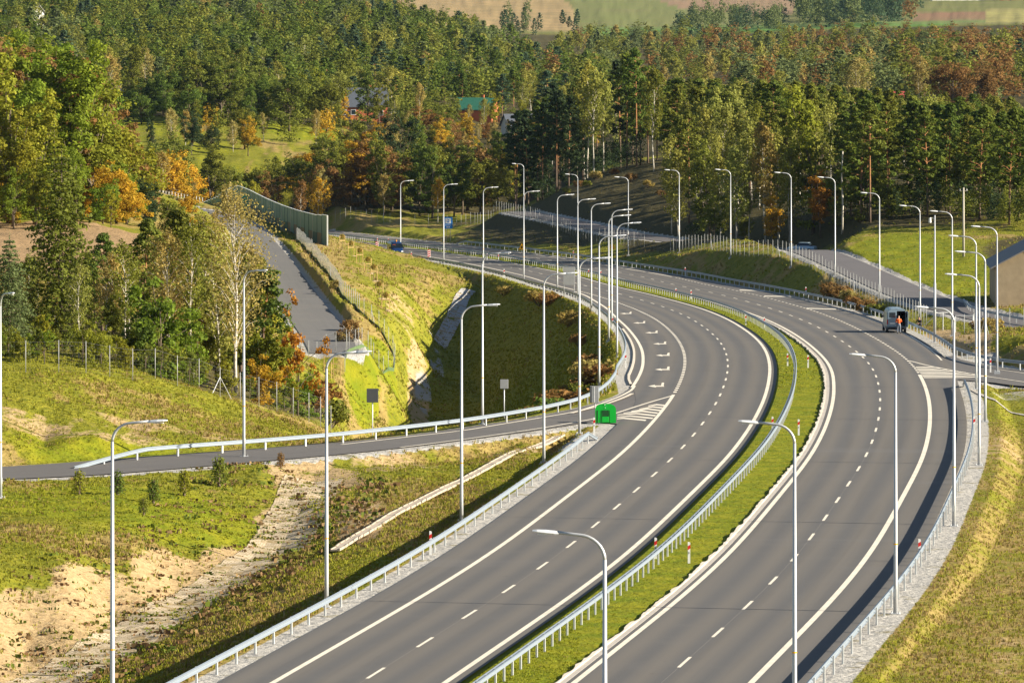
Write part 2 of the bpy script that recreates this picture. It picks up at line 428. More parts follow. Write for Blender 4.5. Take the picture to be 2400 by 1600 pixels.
# bare sandy soil
sand = blob([(-100, 252, 170, 13, 1), (100, 268, 150, 13, 1), (260, 280, 150, 12, 1), (420, 294, 120, 10, .95), (540, 303, 90, 8, .8), (640, 322, 60, 8, .7),
             (720, 343, 120, 10, .75), (830, 318, 60, 14, .75), (900, 352, 130, 7, .55), (1180, 362, 70, 6, .6), (150, 358, 260, 4, .55), (400, 364, 230, 3, .5), (100, 348, 120, 4, .35),
             (2230, 505, 60, 25, .85), (2160, 530, 50, 18, .85), (2300, 360, 60, 14, .5), (2300, 285, 60, 12, .35), (2330, 240, 60, 12, .45), (2180, 470, 50, 12, .5),
             (920, 660, 40, 40, .5), (960, 600, 30, 50, .6), (800, 1010, 120, 30, .45), (1930, 650, 30, 10, .6), (1000, 1120, 200, 30, .3)])
n4 = fbm(gx * 1.5, gy * .5, 71, 3)
sand = sand * sstep(.30, .62, n2 * .45 + n1 * .3 + n4 * .3 + sand * .2)
# dry, brownish grass
dry = sstep(.42, .72, n1 * .6 + n2 * .5)
dry = np.maximum(dry * .75, blob([(2250, 260, 330, 55, .68), (2300, 340, 150, 50, .62), (600, 260, 230, 30, .75), (950, 318, 200, 25, .7), (450, 372, 350, 7, .55), (740, 760, 60, 130, .9), (830, 560, 70, 60, .8),
                                   (1950, 640, 110, 40, .9), (1200, 1000, 250, 60, .45), (1380, 1060, 120, 40, .6), (300, 730, 140, 60, .7), (2250, 500, 110, 40, .5)]) * (.45 + .9 * n2))
dry = dry * (1 - .85 * np.clip(blob([(1150, 560, 190, 110, 1), (1250, 480, 170, 70, 1), (1120, 690, 120, 60, 1)]), 0, 1))  # dry tint cut in the hollow so its shade looks greener, less brown
dry = np.where(median, .15 * n2, dry)
# lush short lawn
lush = blob([(2080, 690, 150, 60, 1), (2200, 660, 120, 40, 1), (410, 1045, 120, 60, 1), (870, 560, 50, 20, .8), (830, 540, 40, 20, .8), (380, 352, 420, 7, .6), (330, 1330, 150, 40, .55), (690, 1360, 120, 40, .7), (450, 1260, 120, 40, .5),
             (300, 318, 420, 12, .65), (850, 700, 80, 120, .35), (950, 790, 120, 70, .3)])
lush = np.where(median, .95, lush)
# ploughed field
plough = blob([(150, 590, 230, 75, 1), (-150, 600, 250, 75, 1)]); plough = sstep(.25, .5, plough)
# dark damp soil and needle litter under trees
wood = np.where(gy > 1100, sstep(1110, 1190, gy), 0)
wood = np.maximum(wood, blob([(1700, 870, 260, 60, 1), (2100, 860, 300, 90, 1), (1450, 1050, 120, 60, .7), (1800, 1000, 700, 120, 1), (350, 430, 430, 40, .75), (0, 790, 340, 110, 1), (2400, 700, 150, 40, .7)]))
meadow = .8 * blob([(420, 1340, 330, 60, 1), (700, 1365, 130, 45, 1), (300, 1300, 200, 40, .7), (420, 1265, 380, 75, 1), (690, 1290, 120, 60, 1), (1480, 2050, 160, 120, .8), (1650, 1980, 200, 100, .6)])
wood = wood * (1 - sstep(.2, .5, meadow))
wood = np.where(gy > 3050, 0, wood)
stone = .8 * blob([(1003, 655, 20, 25, .7), (972, 607, 24, 20, .7)]) * sstep(.35, .6, n2 + .1)
# far farmland: patches with their own soil and crop colours
fcol = np.zeros((len(gt), 4))
def patch(poly, col):
    """poly in (bearing, distance)"""
    P = np.array(poly, float); inside = np.zeros(len(gt), bool); j = len(P) - 1
    for i in range(len(P)):
        c = ((P[i, 1] > gy) != (P[j, 1] > gy)) & (gt < (P[j, 0] - P[i, 0]) * (gy - P[i, 1]) / (P[j, 1] - P[i, 1] + 1e-9) + P[i, 0])
        inside ^= c; j = i
    fcol[inside, :3] = col; fcol[inside, 3] = 1
patch([(-1500, 3050), (3900, 3050), (3900, 6200), (-1500, 6200)], (.16, .17, .05))
patch([(900, 3100), (1330, 3100), (1310, 3900), (1290, 4050), (900, 4050)], (.36, .25, .12))
patch([(900, 4055), (1290, 4055), (1270, 4700), (880, 4700)], (.33, .22, .115))
patch([(1340, 3230), (1700, 3230), (1600, 4100), (1310, 4100)], (.17, .19, .06))
patch([(1330, 3060), (2200, 3060), (2150, 3230), (1340, 3230)], (.1, .22, .04))
patch([(1570, 3700), (1820, 3500), (1850, 5200), (1480, 5200), (1500, 4110)], (.30, .19, .12))
patch([(2100, 3250), (2262, 3250), (2262, 3560), (2100, 3560)], (.25, .14, .085))
patch([(2266, 3150), (2700, 3150), (2700, 3620), (2266, 3620)], (.33, .30, .1))
patch([(2020, 3100), (2262, 3100), (2262, 3240), (2020, 3240)], (.14, .22, .06))

nv = len(gt); R_, C_ = shape
me = bpy.data.meshes.new('ground')
co = np.c_[gx, gy, gzv].astype(np.float32)
idx = np.arange(nv, dtype=np.int32).reshape(shape)
quads = np.stack([idx[:-1, :-1], idx[:-1, 1:], idx[1:, 1:], idx[1:, :-1]], -1).reshape(-1, 4)
nf = len(quads)
me.vertices.add(nv); me.vertices.foreach_set('co', co.reshape(-1))
me.loops.add(nf * 4); me.loops.foreach_set('vertex_index', quads.reshape(-1).astype(np.int32))
me.polygons.add(nf); me.polygons.foreach_set('loop_start', np.arange(0, nf * 4, 4, dtype=np.int32))
me.polygons.foreach_set('use_smooth', np.ones(nf, bool))
def cattr(name, a):
    at = me.attributes.new(name, 'FLOAT_COLOR', 'POINT'); at.data.foreach_set('color', np.ascontiguousarray(a, np.float32).reshape(-1))
cattr('zone_a', np.c_[sand, gravel, dry, lush])
cattr('zone_b', np.c_[plough, wood, stone, np.ones(nv)])
cattr('field', fcol)
me.update(calc_edges=True)

m, nt, out = new_mat('grassland')
p = N(nt, 'ShaderNodeBsdfPrincipled', Roughness=.9); p.inputs['Specular IOR Level'].default_value = .1
geo = N(nt, 'ShaderNodeNewGeometry'); pos = geo.outputs['Position']
za = N(nt, 'ShaderNodeAttribute', attribute_name='zone_a'); zb = N(nt, 'ShaderNodeAttribute', attribute_name='zone_b'); zf = N(nt, 'ShaderNodeAttribute', attribute_name='field')
sa = N(nt, 'ShaderNodeSeparateColor'); L(nt, za.outputs['Color'], sa.inputs[0])
sb = N(nt, 'ShaderNodeSeparateColor'); L(nt, zb.outputs['Color'], sb.inputs[0])
fine = noise(nt, pos, 2.2, 5, .65); mid = noise(nt, pos, .45, 4, .6); big = noise(nt, pos, .06, 3)
def masked(maskout, w, lo=.42, hi=.6):
    a = math_node(nt, 'SUBTRACT', math_node(nt, 'ADD', maskout, math_node(nt, 'MULTIPLY', mid, w)), w * .5)
    a = math_node(nt, 'ADD', a, math_node(nt, 'SUBTRACT', math_node(nt, 'MULTIPLY', fine, .3), .15))
    return ramp(nt, a, lo, hi)
g_ = mix_col(nt, ramp(nt, mid, .35, .65), (.180, .180, .013), (.265, .240, .024))
g_ = mix_col(nt, ramp(nt, fine, .42, .68), g_, (.115, .13, .014))
d_ = mix_col(nt, ramp(nt, fine, .35, .65), (.26, .19, .055), (.34, .25, .085))
d_ = mix_col(nt, ramp(nt, mid, .5, .75), d_, (.17, .12, .04))
c = mix_col(nt, masked(sa.outputs[2], .9, .35, .7), g_, d_)
l_ = mix_col(nt, ramp(nt, mid, .3, .7), (.135, .170, .008), (.235, .225, .012))
c = mix_col(nt, masked(za.outputs['Alpha'], .6), c, l_)
s_ = mix_col(nt, ramp(nt, fine, .3, .7), (.34, .232, .112), (.47, .34, .178))
s_ = mix_col(nt, ramp(nt, mid, .55, .75), s_, (.30, .21, .10))
c = mix_col(nt, masked(sa.outputs[0], .7), c, s_)
wv = N(nt, 'ShaderNodeTexWave', Scale=.42, Distortion=2.0, Detail=2.0); wv.bands_direction = 'Y'; L(nt, pos, wv.inputs['Vector'])
p_ = mix_col(nt, wv.outputs['Fac'], (.27, .17, .085), (.40, .27, .14))
c = mix_col(nt, masked(sb.outputs[0], .3), c, p_)
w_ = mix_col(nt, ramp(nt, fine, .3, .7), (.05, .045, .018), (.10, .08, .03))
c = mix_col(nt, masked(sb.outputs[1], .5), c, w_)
fa = mix_col(nt, ramp(nt, noise(nt, pos, .02, 5), .3, .7), zf.outputs['Color'], mix_col(nt, .5, zf.outputs['Color'], (.2, .17, .08)))
c = mix_col(nt, zf.outputs['Alpha'], c, fa)
gr = noise(nt, pos, 7, 4, .7)
gv = mix_col(nt, ramp(nt, gr, .35, .68), (.33, .31, .28), (.54, .51, .46))
gv = mix_col(nt, ramp(nt, mid, .56, .72), gv, (.2, .17, .08))
c = mix_col(nt, masked(sa.outputs[1], .45), c, gv)
c = mix_col(nt, masked(sb.outputs[2], .5), c, (.33, .32, .3))
L(nt, c, p.inputs['Base Color'])
b = N(nt, 'ShaderNodeBump', Strength=.9); b.inputs['Distance'].default_value = .2
L(nt, math_node(nt, 'ADD', fine, math_node(nt, 'MULTIPLY', mid, 1.5)), b.inputs['Height']); L(nt, b.outputs[0], p.inputs['Normal'])
L(nt, p.outputs[0], out.inputs[0])
me.materials.append(m)
tag(link('ground', me), kind='structure')

# ------------------------------------------------------------------ asphalt
def asphalt_mat(name, tone, lanes):
    m, nt, out = new_mat(name)
    p = N(nt, 'ShaderNodeBsdfPrincipled', Roughness=.82); p.inputs['Specular IOR Level'].default_value = .25
    geo = N(nt, 'ShaderNodeNewGeometry'); uv = N(nt, 'ShaderNodeUVMap', uv_map='UVMap')
    f1 = noise(nt, geo.outputs['Position'], 9, 3, .7); f2 = noise(nt, geo.outputs['Position'], .25, 3)
    stretch = N(nt, 'ShaderNodeMapping'); L(nt, uv.outputs[0], stretch.inputs['Vector'])
    stretch.inputs['Scale'].default_value = (1.0, .012, 1)
    st = noise(nt, stretch.outputs[0], 1.6, 3, .5)
    sx = N(nt, 'ShaderNodeSeparateXYZ'); L(nt, uv.outputs[0], sx.inputs[0])
    c = mix_col(nt, f1, tuple(k * .8 for k in tone), tuple(k * 1.2 for k in tone))
    if lanes:  # polished wheel tracks: 1.8 m apart, lighter and a little browner than the surface between
        tr = math_node(nt, 'ADD', math_node(nt, 'MULTIPLY', math_node(nt, 'SINE', math_node(nt, 'MULTIPLY', sx.outputs[0], 3.49)), .5), .5)
        tr = math_node(nt, 'MULTIPLY', tr, math_node(nt, 'ADD', math_node(nt, 'MULTIPLY', st, .9), .2))
        c = mix_col(nt, math_node(nt, 'MULTIPLY', tr, 1.0, True), c, (tone[0] * 1.55, tone[1] * 1.42, tone[2] * 1.22))
    c = mix_col(nt, math_node(nt, 'MULTIPLY', ramp(nt, st, .45, .8), .4), c, tuple(k * .72 for k in tone))
    c = mix_col(nt, math_node(nt, 'MULTIPLY', ramp(nt, f2, .5, .8), .35), c, (tone[0] * 1.35, tone[1] * 1.3, tone[2] * 1.22))
    sp = noise(nt, geo.outputs['Position'], 1.1, 5, .75)
    c = mix_col(nt, math_node(nt, 'MULTIPLY', ramp(nt, sp, .6, .72), .35), c, tuple(k * .55 for k in tone))
    br = N(nt, 'ShaderNodeMapping'); L(nt, uv.outputs[0], br.inputs['Vector']); br.inputs['Scale'].default_value = (.02, .11, 1)
    c = mix_col(nt, math_node(nt, 'MULTIPLY', ramp(nt, noise(nt, br.outputs[0], 1.0, 2), .62, .7), .3), c, tuple(k * 1.45 for k in tone))
    L(nt, c, p.inputs['Base Color'])
    b = N(nt, 'ShaderNodeBump', Strength=.3); b.inputs['Distance'].default_value = .01
    L(nt, f1, b.inputs['Height']); L(nt, b.outputs[0], p.inputs['Normal'])
    L(nt, p.outputs[0], out.inputs[0]); return m
M_ASPH = asphalt_mat('asphalt', (.108, .103, .099), True)
M_ASPH2 = asphalt_mat('asphalt_side', (.128, .118, .110), False)
M_PAINT = plain('road_paint', (.72, .65, .53), .7, var=.28, scale=.8)
M_FAINT = plain('worn_paint', (.2, .18, .16), .8)
M_CONC = plain('concrete', (.42, .38, .33), .85, var=.25, scale=2)
M_PALE = plain('pale_concrete', (.62, .55, .45), .85, var=.25, scale=2)

def strip(name, left, right, mat, uvs=None, nz=0.0, zfun=road_z):
    """a sheet between two matching polylines in plan"""
    n = len(left); v = []; f = []
    zl = zfun(left[:, 1]) if zfun is not None else left[:, 2]
    zq = zfun(right[:, 1]) if zfun is not None else right[:, 2]
    for i in range(n):
        v.append((left[i, 0], left[i, 1], zl[i] + nz)); v.append((right[i, 0], right[i, 1], zq[i] + nz))
    f = [(2 * i, 2 * i + 1, 2 * i + 3, 2 * i + 2) for i in range(n - 1)]
    me = bpy.data.meshes.new(name); me.from_pydata(v, [], f); me.materials.append(mat)
    uvl = me.uv_layers.new(name='UVMap')
    u = []
    for i in range(n - 1):
        for k, sd in ((i, 0), (i, 1), (i + 1, 1), (i + 1, 0)):
            u += list(uvs[k][sd]) if uvs is not None else [sd * 5.0, k * 2.0]
    uvl.data.foreach_set('uv', u); me.update()
    return me
def off_line(s, fo):
    o = fo(s) if callable(fo) else np.full(len(s), float(fo)); x, y = ref(s, o); return np.c_[x, y], o
def off_strip(name, s0, s1, fa, fb, mat, nz=0.0, step=2.0, parent=None):
    s = np.linspace(s0, s1, max(2, int((s1 - s0) / step) + 1))
    a, oa = off_line(s, fa); b, ob = off_line(s, fb)
    return strip(name, a, b, mat, [((oa[i], s[i]), (ob[i], s[i])) for i in range(len(s))], nz)
def join_meshes(name, meshes):
    bm = bmesh.new(); mats = []
    for q in meshes:
        for mt in q.materials:
            if mt not in mats: mats.append(mt)
    out = bpy.data.meshes.new(name)
    for mt in mats: out.materials.append(mt)
    for q in meshes:
        n0 = len(bm.faces); bm.from_mesh(q); bm.faces.ensure_lookup_table()
        mp = [mats.index(x) for x in q.materials]
        for k in range(n0, len(bm.faces)): bm.faces[k].material_index = mp[bm.faces[k].material_index]
    bm.to_mesh(out); bm.free()
    for q in meshes: bpy.data.meshes.remove(q)
    return out
ROAD = tag(link('motorway_road', join_meshes('motorway_road', [
    off_strip('a', 2, S_END - 2, oPL, .48, M_ASPH),
    off_strip('b', 2, S_END - 2, lambda s: oE(s) - .62, oPR, M_ASPH)])), kind='structure')
ri, ro = resample(RI, 140), resample(RO, 140)
xi, xo = resample(XI, 80), resample(XO, 80)
SLIP = tag(link('slip_road', join_meshes('slip_road', [strip('a', ro, ri, M_ASPH2, nz=-.012), strip('b', xo, xi, M_ASPH2, nz=-.012)])), kind='structure')
# paved nose of the left gore and of the exit
def sheet(poly, mat, nz):
    v = [(*sight(x, y), 0) for x, y in poly]
    v = [(x, y, float(road_z(y)) + nz) for x, y, _ in v]
    me = bpy.data.meshes.new('sheet'); me.from_pydata(v, [], [tuple(range(len(v)))]); me.materials.append(mat)
    me.uv_layers.new(name='UVMap'); me.update(); return me
gore = tag(link('gore_pavement', join_meshes('gore_pavement', [
    sheet([(1366, 966), (1436, 976), (1500, 985), (1560, 890), (1500, 905), (1440, 925), (1370, 950)], M_ASPH2, -.006),
    sheet([(2105, 872), (2150, 880), (2205, 872), (2290, 879), (2290, 862), (2190, 843), (2085, 822), (2085, 850)], M_ASPH2, -.006)])), kind='structure')
def svc_road(name, D, w, mat):
    T = tangents(D[:, :2]); n = np.c_[T[:, 1], -T[:, 0]]
    a = np.c_[D[:, :2] - n * w, D[:, 2]]; b = np.c_[D[:, :2] + n * w, D[:, 2]]
    return tag(link(name, strip(name, a, b, mat, zfun=None)), kind='structure')
svc_road('country_road', SLd, 2.5, asphalt_mat('asphalt_old', (.155, .147, .139), False))
svc_road('access_road', SRd, 2.9, asphalt_mat('asphalt_grey', (.13, .12, .12), False))

# ------------------------------------------------------------------ paint on the road
marks = []
H_M = .006
def line(s0, s1, fo, w, h=H_M, mat=None):
    marks.append(off_strip('m', s0, s1, lambda s: (fo(s) if callable(fo) else np.full(len(s), float(fo))) - w / 2,
                           lambda s: (fo(s) if callable(fo) else np.full(len(s), float(fo))) + w / 2, mat or M_PAINT, h))
def dashes(s0, s1, on, per, fo, w):
    s = s0
    while s + on < s1: marks.append(off_strip('m', s, s + on, lambda q: (fo(q) if callable(fo) else np.full(len(q), float(fo))) - w / 2, lambda q: (fo(q) if callable(fo) else np.full(len(q), float(fo))) + w / 2, M_PAINT, H_M)); s += per
S1 = S_END - 4
line(4, 285, oA, .26); line(555, S1, oA, .26)
line(4, S1, -.12, .26); line(4, S1, lambda s: oE(s) + .1, .26)
line(4, 318, oF, .28); line(615, S1, oF, .26)
dashes(91 - 84, S1, 4.0, 12.0, lambda s: oA(s) / 2, .15)
dashes(157 - 144, S1, 4.0, 12.0, lambda s: (oE(s) + oF(s)) / 2, .15)
line(4, S1, lambda s: oA(s) / 2, .025, .004, M_FAINT)
line(4, S1, lambda s: (oE(s) + oF(s)) / 2, .025, .004, M_FAINT)
dashes(288, 552, 1.7, 3.0, oA, .26)
dashes(321, 612, 1.9, 3.6, oF, .2)
line(296, 548, lambda s: np.minimum(oG(s), oA(s) - .3), .26)
line(345, 600, lambda s: oPR(s) - .5, .16)
def path_line(P, w, h=.006):
    P = smooth_line(P, 1.5, step=.8); T = tangents(P); n = np.c_[T[:, 1], -T[:, 0]]
    marks.append(strip('m', P - n * w / 2, P + n * w / 2, M_PAINT, nz=h))
path_line([sight(x, y) for x, y in [(1457.5, 886), (1450.7, 896), (1425.7, 909.5), (1383, 925.7), (1334.5, 942), (1313, 947), (1256.5, 956.5), (1064, 988.5), (919, 1005), (784, 1020.6)]], .22)
path_line([sight(x, y) for x, y in [(1546, 908), (1500, 921), (1440, 940), (1420, 947), (1364.5, 961.5), (1239.6, 983.5), (1087.8, 1005.4), (919, 1027)]], .2)
path_line([sight(x, y) for x, y in [(2088, 828), (2130, 839), (2193.5, 851.6), (2265.8, 864), (2352, 877), (2420, 886)]], .2)
path_line([sight(x, y) for x, y in [(2090, 770), (2125, 793), (2192, 828), (2277, 845), (2352, 857), (2420, 865)]], .16)
def quadpaint(pts, h=.006):
    v = [sight(x, y) for x, y in pts]; v = [(x, y, float(road_z(y)) + h) for x, y in v]
    a = sum(v[i][0] * v[(i + 1) % len(v)][1] - v[(i + 1) % len(v)][0] * v[i][1] for i in range(len(v)))
    q = bpy.data.meshes.new('m'); q.from_pydata(v, [], [tuple(range(len(v)))] if a > 0 else [tuple(range(len(v) - 1, -1, -1))])
    q.materials.append(M_PAINT); q.uv_layers.new(name='UVMap'); q.update(); marks.append(q)
# chevrons of the left gore: outer end, bend, inner end
for R_e, K_e, L_e in [((1528, 931), (1508, 929), (1489, 932)), ((1522, 936.5), (1499, 934), (1468, 939.5)), ((1517, 942.5), (1487, 939), (1450, 944.5)),
                      ((1511, 948.5), (1474, 944), (1432, 948.5)), ((1506, 954.5), (1462, 949.5), (1418, 952.5)), ((1500, 960.5), (1448, 955), (1417, 957.5)), ((1484, 965), (1432, 960), (1417, 961.5))]:
    h_ = 1.45
    quadpaint([(R_e[0] - 2, R_e[1] + h_), (R_e[0] + 1, R_e[1] - h_), (K_e[0], K_e[1] - h_), (K_e[0], K_e[1] + h_)])
    quadpaint([(K_e[0], K_e[1] + h_), (K_e[0], K_e[1] - h_), (L_e[0], L_e[1] - .8), (L_e[0], L_e[1] + .8)])
for k in range(8):
    x0 = 2104 + k * 2.6; y0 = 843 + k * 3.4
    xk = 2128 + k * 14; yk = y0 + (.2 if k < 5 else -.6)
    xr = 2146 + k * 17; yr = 842.0 + (xr - 2146) * .176
    quadpaint([(x0, y0 + .9), (x0 - 1.6, y0 - .9), (xk, yk - .9), (xk, yk + .9)])
    if yk - yr > 1.2: quadpaint([(xk, yk + .9), (xk, yk - .9), (xr - 4, yr - .3), (xr + 5, yr + .9)])
# bent arrows in the merging lane, bars across the exit lane
for ax, ay in [(1437, 720), (1468, 741.5), (1496, 764), (1515, 789.5), (1522, 816), (1521, 848.5), (1507, 886.5)]:
    x, y = sight(ax, ay); k = y / FOC; sc_ = (1507 - 1176) * 0 + 1
    def W(dx, dy): # metres -> plan
        return (x + dx, y + dy, float(road_z(y + dy)) + .006)
    polys = [[(-.05, -.9), (.62, -.9), (.62, .9), (-.05, .9)], [(.40, .9), (.62, .9), (.78, 5.5), (.60, 5.5)], [(-.62, 0), (-.05, -2.2), (-.05, 2.2)]]
    for q in polys:
        v = [W(*c_) for c_ in q]
        q_ = bpy.data.meshes.new('m'); q_.from_pydata(v, [], [tuple(range(len(v)))]); q_.materials.append(M_PAINT); q_.uv_layers.new(name='UVMap'); marks.append(q_)
for (xa, ya), (xb, yb) in [((1698, 666), (1757, 668)), ((1754, 680), (1818, 681)), ((1851, 708), (1921, 710))]:
    quadpaint([(xa, ya + .9), (xb, yb + .9), (xb - 2, yb - .9), (xa + 2, ya - .9)])
PM = link('road_markings', join_meshes('road_markings', marks)); PM.parent = ROAD
# rumble of repair: a pale band of new asphalt across the near carriageway
# kerbs and gutters
def kerb(s0, s1, fa, fb, h, mat, jag=0.0, name='kerb'):
    s = np.arange(s0, s1, .8); v = []; f = []
    a, _ = off_line(s, fa); b, _ = off_line(s, fb)
    for i in range(len(s)):
        j = (vnoise(s[i] * .9, 3, 5) - .5) * jag; j2 = h * (1 + (vnoise(s[i] * 1.3, 9, 6) - .5) * (1.4 if jag else 0))
        z = float(road_z(a[i, 1])); n = (b[i] - a[i]) / np.hypot(*(b[i] - a[i]))
        p0 = a[i] + n * j; v += [(*p0, z - .1), (*p0, z + j2), (*b[i], z + j2), (*b[i], z - .1)]
    for i in range(len(s) - 1):
        o = 4 * i; f += [(o, o + 1, o + 5, o + 4), (o + 1, o + 2, o + 6, o + 5), (o + 2, o + 3, o + 7, o + 6)]
    q = bpy.data.meshes.new(name); q.from_pydata(v, [], f); q.materials.append(mat); q.update(); return q
KERB = tag(link('kerb', join_meshes('kerb', [
    kerb(4, 420, lambda s: oE(s) - .64, lambda s: oE(s) - .5, .06, M_PALE, .18),
    kerb(4, 700, lambda s: oE(s) - .495, lambda s: oE(s) - .24, .012, M_CONC),
    kerb(300, 420, lambda s: oPL(s) - .22, lambda s: oPL(s) - .02, .05, M_PALE)])), kind='structure')
_kr = smooth_line([sight(x, y) for x, y in [(1452, 905), (1437, 913), (1400, 927), (1376, 934), (1313, 950)]], 2, step=.8); _kt = tangents(_kr); _kn = np.c_[_kt[:, 1], -_kt[:, 0]]
_m = MB()
for i in range(len(_kr) - 1):
    a, b_ = _kr[i], _kr[i + 1]; z = float(road_z(a[1]))
    _m.add([(*(a - _kn[i] * .15), z - .1), (*(a + _kn[i] * .15), z - .1), (*(b_ + _kn[i + 1] * .15), z - .1), (*(b_ - _kn[i + 1] * .15), z - .1),
            (*(a - _kn[i] * .15), z + .07), (*(a + _kn[i] * .15), z + .07), (*(b_ + _kn[i + 1] * .15), z + .07), (*(b_ - _kn[i + 1] * .15), z + .07)], [(4, 5, 6, 7), (0, 1, 5, 4), (2, 3, 7, 6)])
tag(_m.build('kerb', M_PALE), kind='structure')
# ------------------------------------------------------------------ materials of the street furniture
def metal(name, col, rough=.45, met=.35, var=.1): return plain(name, col, rough, met, var, 2.0, .5)
M_GALV = metal('galvanised_steel', (.50, .51, .52), .5, .35)
M_RAIL = metal('guardrail_steel', (.31, .355, .40), .45, .35)
M_POST = metal('post_steel', (.56, .57, .56), .5, .2)
M_DARK = plain('dark_plastic', (.03, .03, .035), .5)
M_GREYSIGN = plain('sign_back', (.10, .105, .11), .5, .3)
M_GREYSIGN2 = plain('sign_back_light', (.36, .36, .36), .5, .3)
M_WHITE = plain('white_plastic', (.80, .79, .76), .5, var=.05)
M_RED = plain('red_reflector', (.62, .02, .015), .45, var=.05)
M_BLUE = plain('sign_blue', (.01, .19, .55), .4, var=.05)
M_YEL = plain('warning_yellow', (.85, .40, .0), .4, var=.05)
M_BLACK = plain('black_paint', (.012, .012, .012), .6)
M_LENS = plain('lamp_lens', (.75, .76, .78), .25, var=.02)
M_WOOD = plain('stake_wood', (.50, .34, .13), .8, var=.2)
M_MESHW = metal('fence_wire', (.2, .21, .2), .6, .2)

def shared(root, items):
    for nm, me, loc, rot in items: link(nm, me, root, loc, rot)

# ------------------------------------------------------------------ street lamps
def lamp_meshes():
    a = MB(); a.tube([(0, 0, 0), (0, 0, 1.4), (0, 0, 11.15)], [.105, .095, .058], 10); pole = a.mesh('pole', M_GALV, True)
    b = MB(); b.box((0, 0, .02), (.44, .44, .05), bevel=.01); b.box((0, 0, -.42), (.5, .5, .82))
    for sx in (-1, 1):
        for sy in (-1, 1): b.tube([(sx * .17, sy * .17, .045), (sx * .17, sy * .17, .12)], .022, 6)
    base = b.mesh('base_plate', M_GALV)
    c = MB(); pts = [(0, 0, 11.12)] + [(.78 * (1 - math.cos(q)), 0, 11.12 + .74 * math.sin(q)) for q in [i * math.pi / 16 for i in range(1, 8)]]
    pts += [(.95, 0, 11.88), (1.42, 0, 11.93)]
    c.tube(pts, [.056] * 4 + [.05] * (len(pts) - 4), 8); arm = c.mesh('arm', M_GALV, True)
    d = MB(); sec = [(1.36, .05, 11.90, .055), (1.5, .085, 11.905, .075), (1.75, .12, 11.925, .075), (2.0, .12, 11.95, .055), (2.14, .07, 11.965, .03)]
    vs = []; fs = []
    for x, hw, zc, hh in sec: vs += [(x, -hw, zc), (x, -hw * .6, zc + hh), (x, hw * .6, zc + hh), (x, hw, zc), (x, hw * .8, zc - hh * .5), (x, -hw * .8, zc - hh * .5)]
    for i in range(len(sec) - 1):
        for k in range(6): fs.append((i * 6 + k, i * 6 + (k + 1) % 6, i * 6 + 6 + (k + 1) % 6, i * 6 + 6 + k))
    fs += [tuple(range(5, -1, -1)), tuple(range(24, 30))]
    d.add(vs, fs); head = d.mesh('luminaire', M_LENS)
    e = MB(); e.box((1.78, 0, 11.875), (.42, .15, .02)); lens = e.mesh('lens', M_WHITE)
    f = MB(); f.box((0, .10, 1.0), (.1, .02, .34)); hatch = f.mesh('service_hatch', M_POST)
    g = MB(); g.tube([(0, 0, 3.2), (0, 0, 3.26)], .095, 10, cap=False); band = g.mesh('number_band', M_YEL)
    return pole, base, arm, head, lens, hatch, band
LM = lamp_meshes()
def lamp(x, y, z, ang, label, group):
    r = thing('street_lamp', label, 'street lamp', (x, y, z), ang, group)
    link('pole', LM[0], r); link('base_plate', LM[1], r); link('arm', LM[2], r)
    h = link('luminaire', LM[3], r); link('lens', LM[4], h); link('service_hatch', LM[5], r); link('number_band', LM[6], r)
    return r
def lamp_pos(x, ytop, H=12.0, dz=-.08):
    lo, hi = 100., 3000.
    for _ in range(60): # top line of sight on the road grade
        m = (lo + hi) / 2
        if FOC * (CAMZ - float(road_z(m)) - dz - H) / m > ytop - HOR: lo = m
        else: hi = m
    return px(x, m), m, float(road_z(m)) + dz
def heading(x, y):
    d = ((REF[:, 0] - x) ** 2 + (REF[:, 1] - y) ** 2).argmin(); return math.atan2(RN[d, 1], RN[d, 0])
ORD = ['nearest', 'second', 'third', 'fourth', 'fifth', 'sixth', 'seventh', 'eighth', 'ninth', 'tenth', 'eleventh', 'twelfth', 'thirteenth', 'fourteenth', 'fifteenth', 'sixteenth', 'seventeenth', 'eighteenth', 'nineteenth', 'twentieth']
LEFT_L = [(258,962),(750,804),(1060,697),(1249,625),(1331,590),(1376,539),(1417,510),(1398,493),(1405,480),(1358,466),(1327,456),(1280,446),(1203,438),(1110,429),(1019,422),(920,414)]
LEFT_X = {0: 'foot below the photo edge', 3: 'just left of the green gore bin', 15: 'beside the blue truck', 14: 'in front of the blue sign', 1: 'its arm over the mouth of the slip road'}
for i, (x, yt) in enumerate(LEFT_L):
    X, Y, Z = lamp_pos(x, yt)
    lamp(X, Y, Z, heading(X, Y), f'{ORD[i]} lamp along the left motorway guardrail' + (', ' + LEFT_X[i] if i in LEFT_X else ', its arm reaching right'), 'lamps on the left verge of the motorway')
RIGHT_L = [(1389,1218),(1825,966),(2057,812),(2191,703),(2249,628),(2263,576),(2242,540)]
RX = {0: 'in the lower middle of the photo', 1: 'with its head over the grass median', 2: 'on a white base plate in the gravel', 6: 'standing by the exit nose'}
for i, (x, yt) in enumerate(RIGHT_L):
    X, Y, Z = lamp_pos(x, yt)
    lamp(X, Y, Z, heading(X, Y) + math.pi, f'{ORD[i]} lamp along the near right guardrail' + (', ' + RX[i] if i in RX else ', its arm reaching left'), 'lamps on the near right verge')
RIGHT_U = [(2290,508,2),(2187,492,0),(2113,478,0),(2020,463,0),(1918,452,0),(1817,445,0),(1678,435,0),(1560,427,0),(1443,420,0),(1327,411,0),(1203,404,0)]
RU_X = {0: 'on the outer side of the exit ramp', 2: 'right of the parked van', 10: 'the most distant one, before the far fence'}
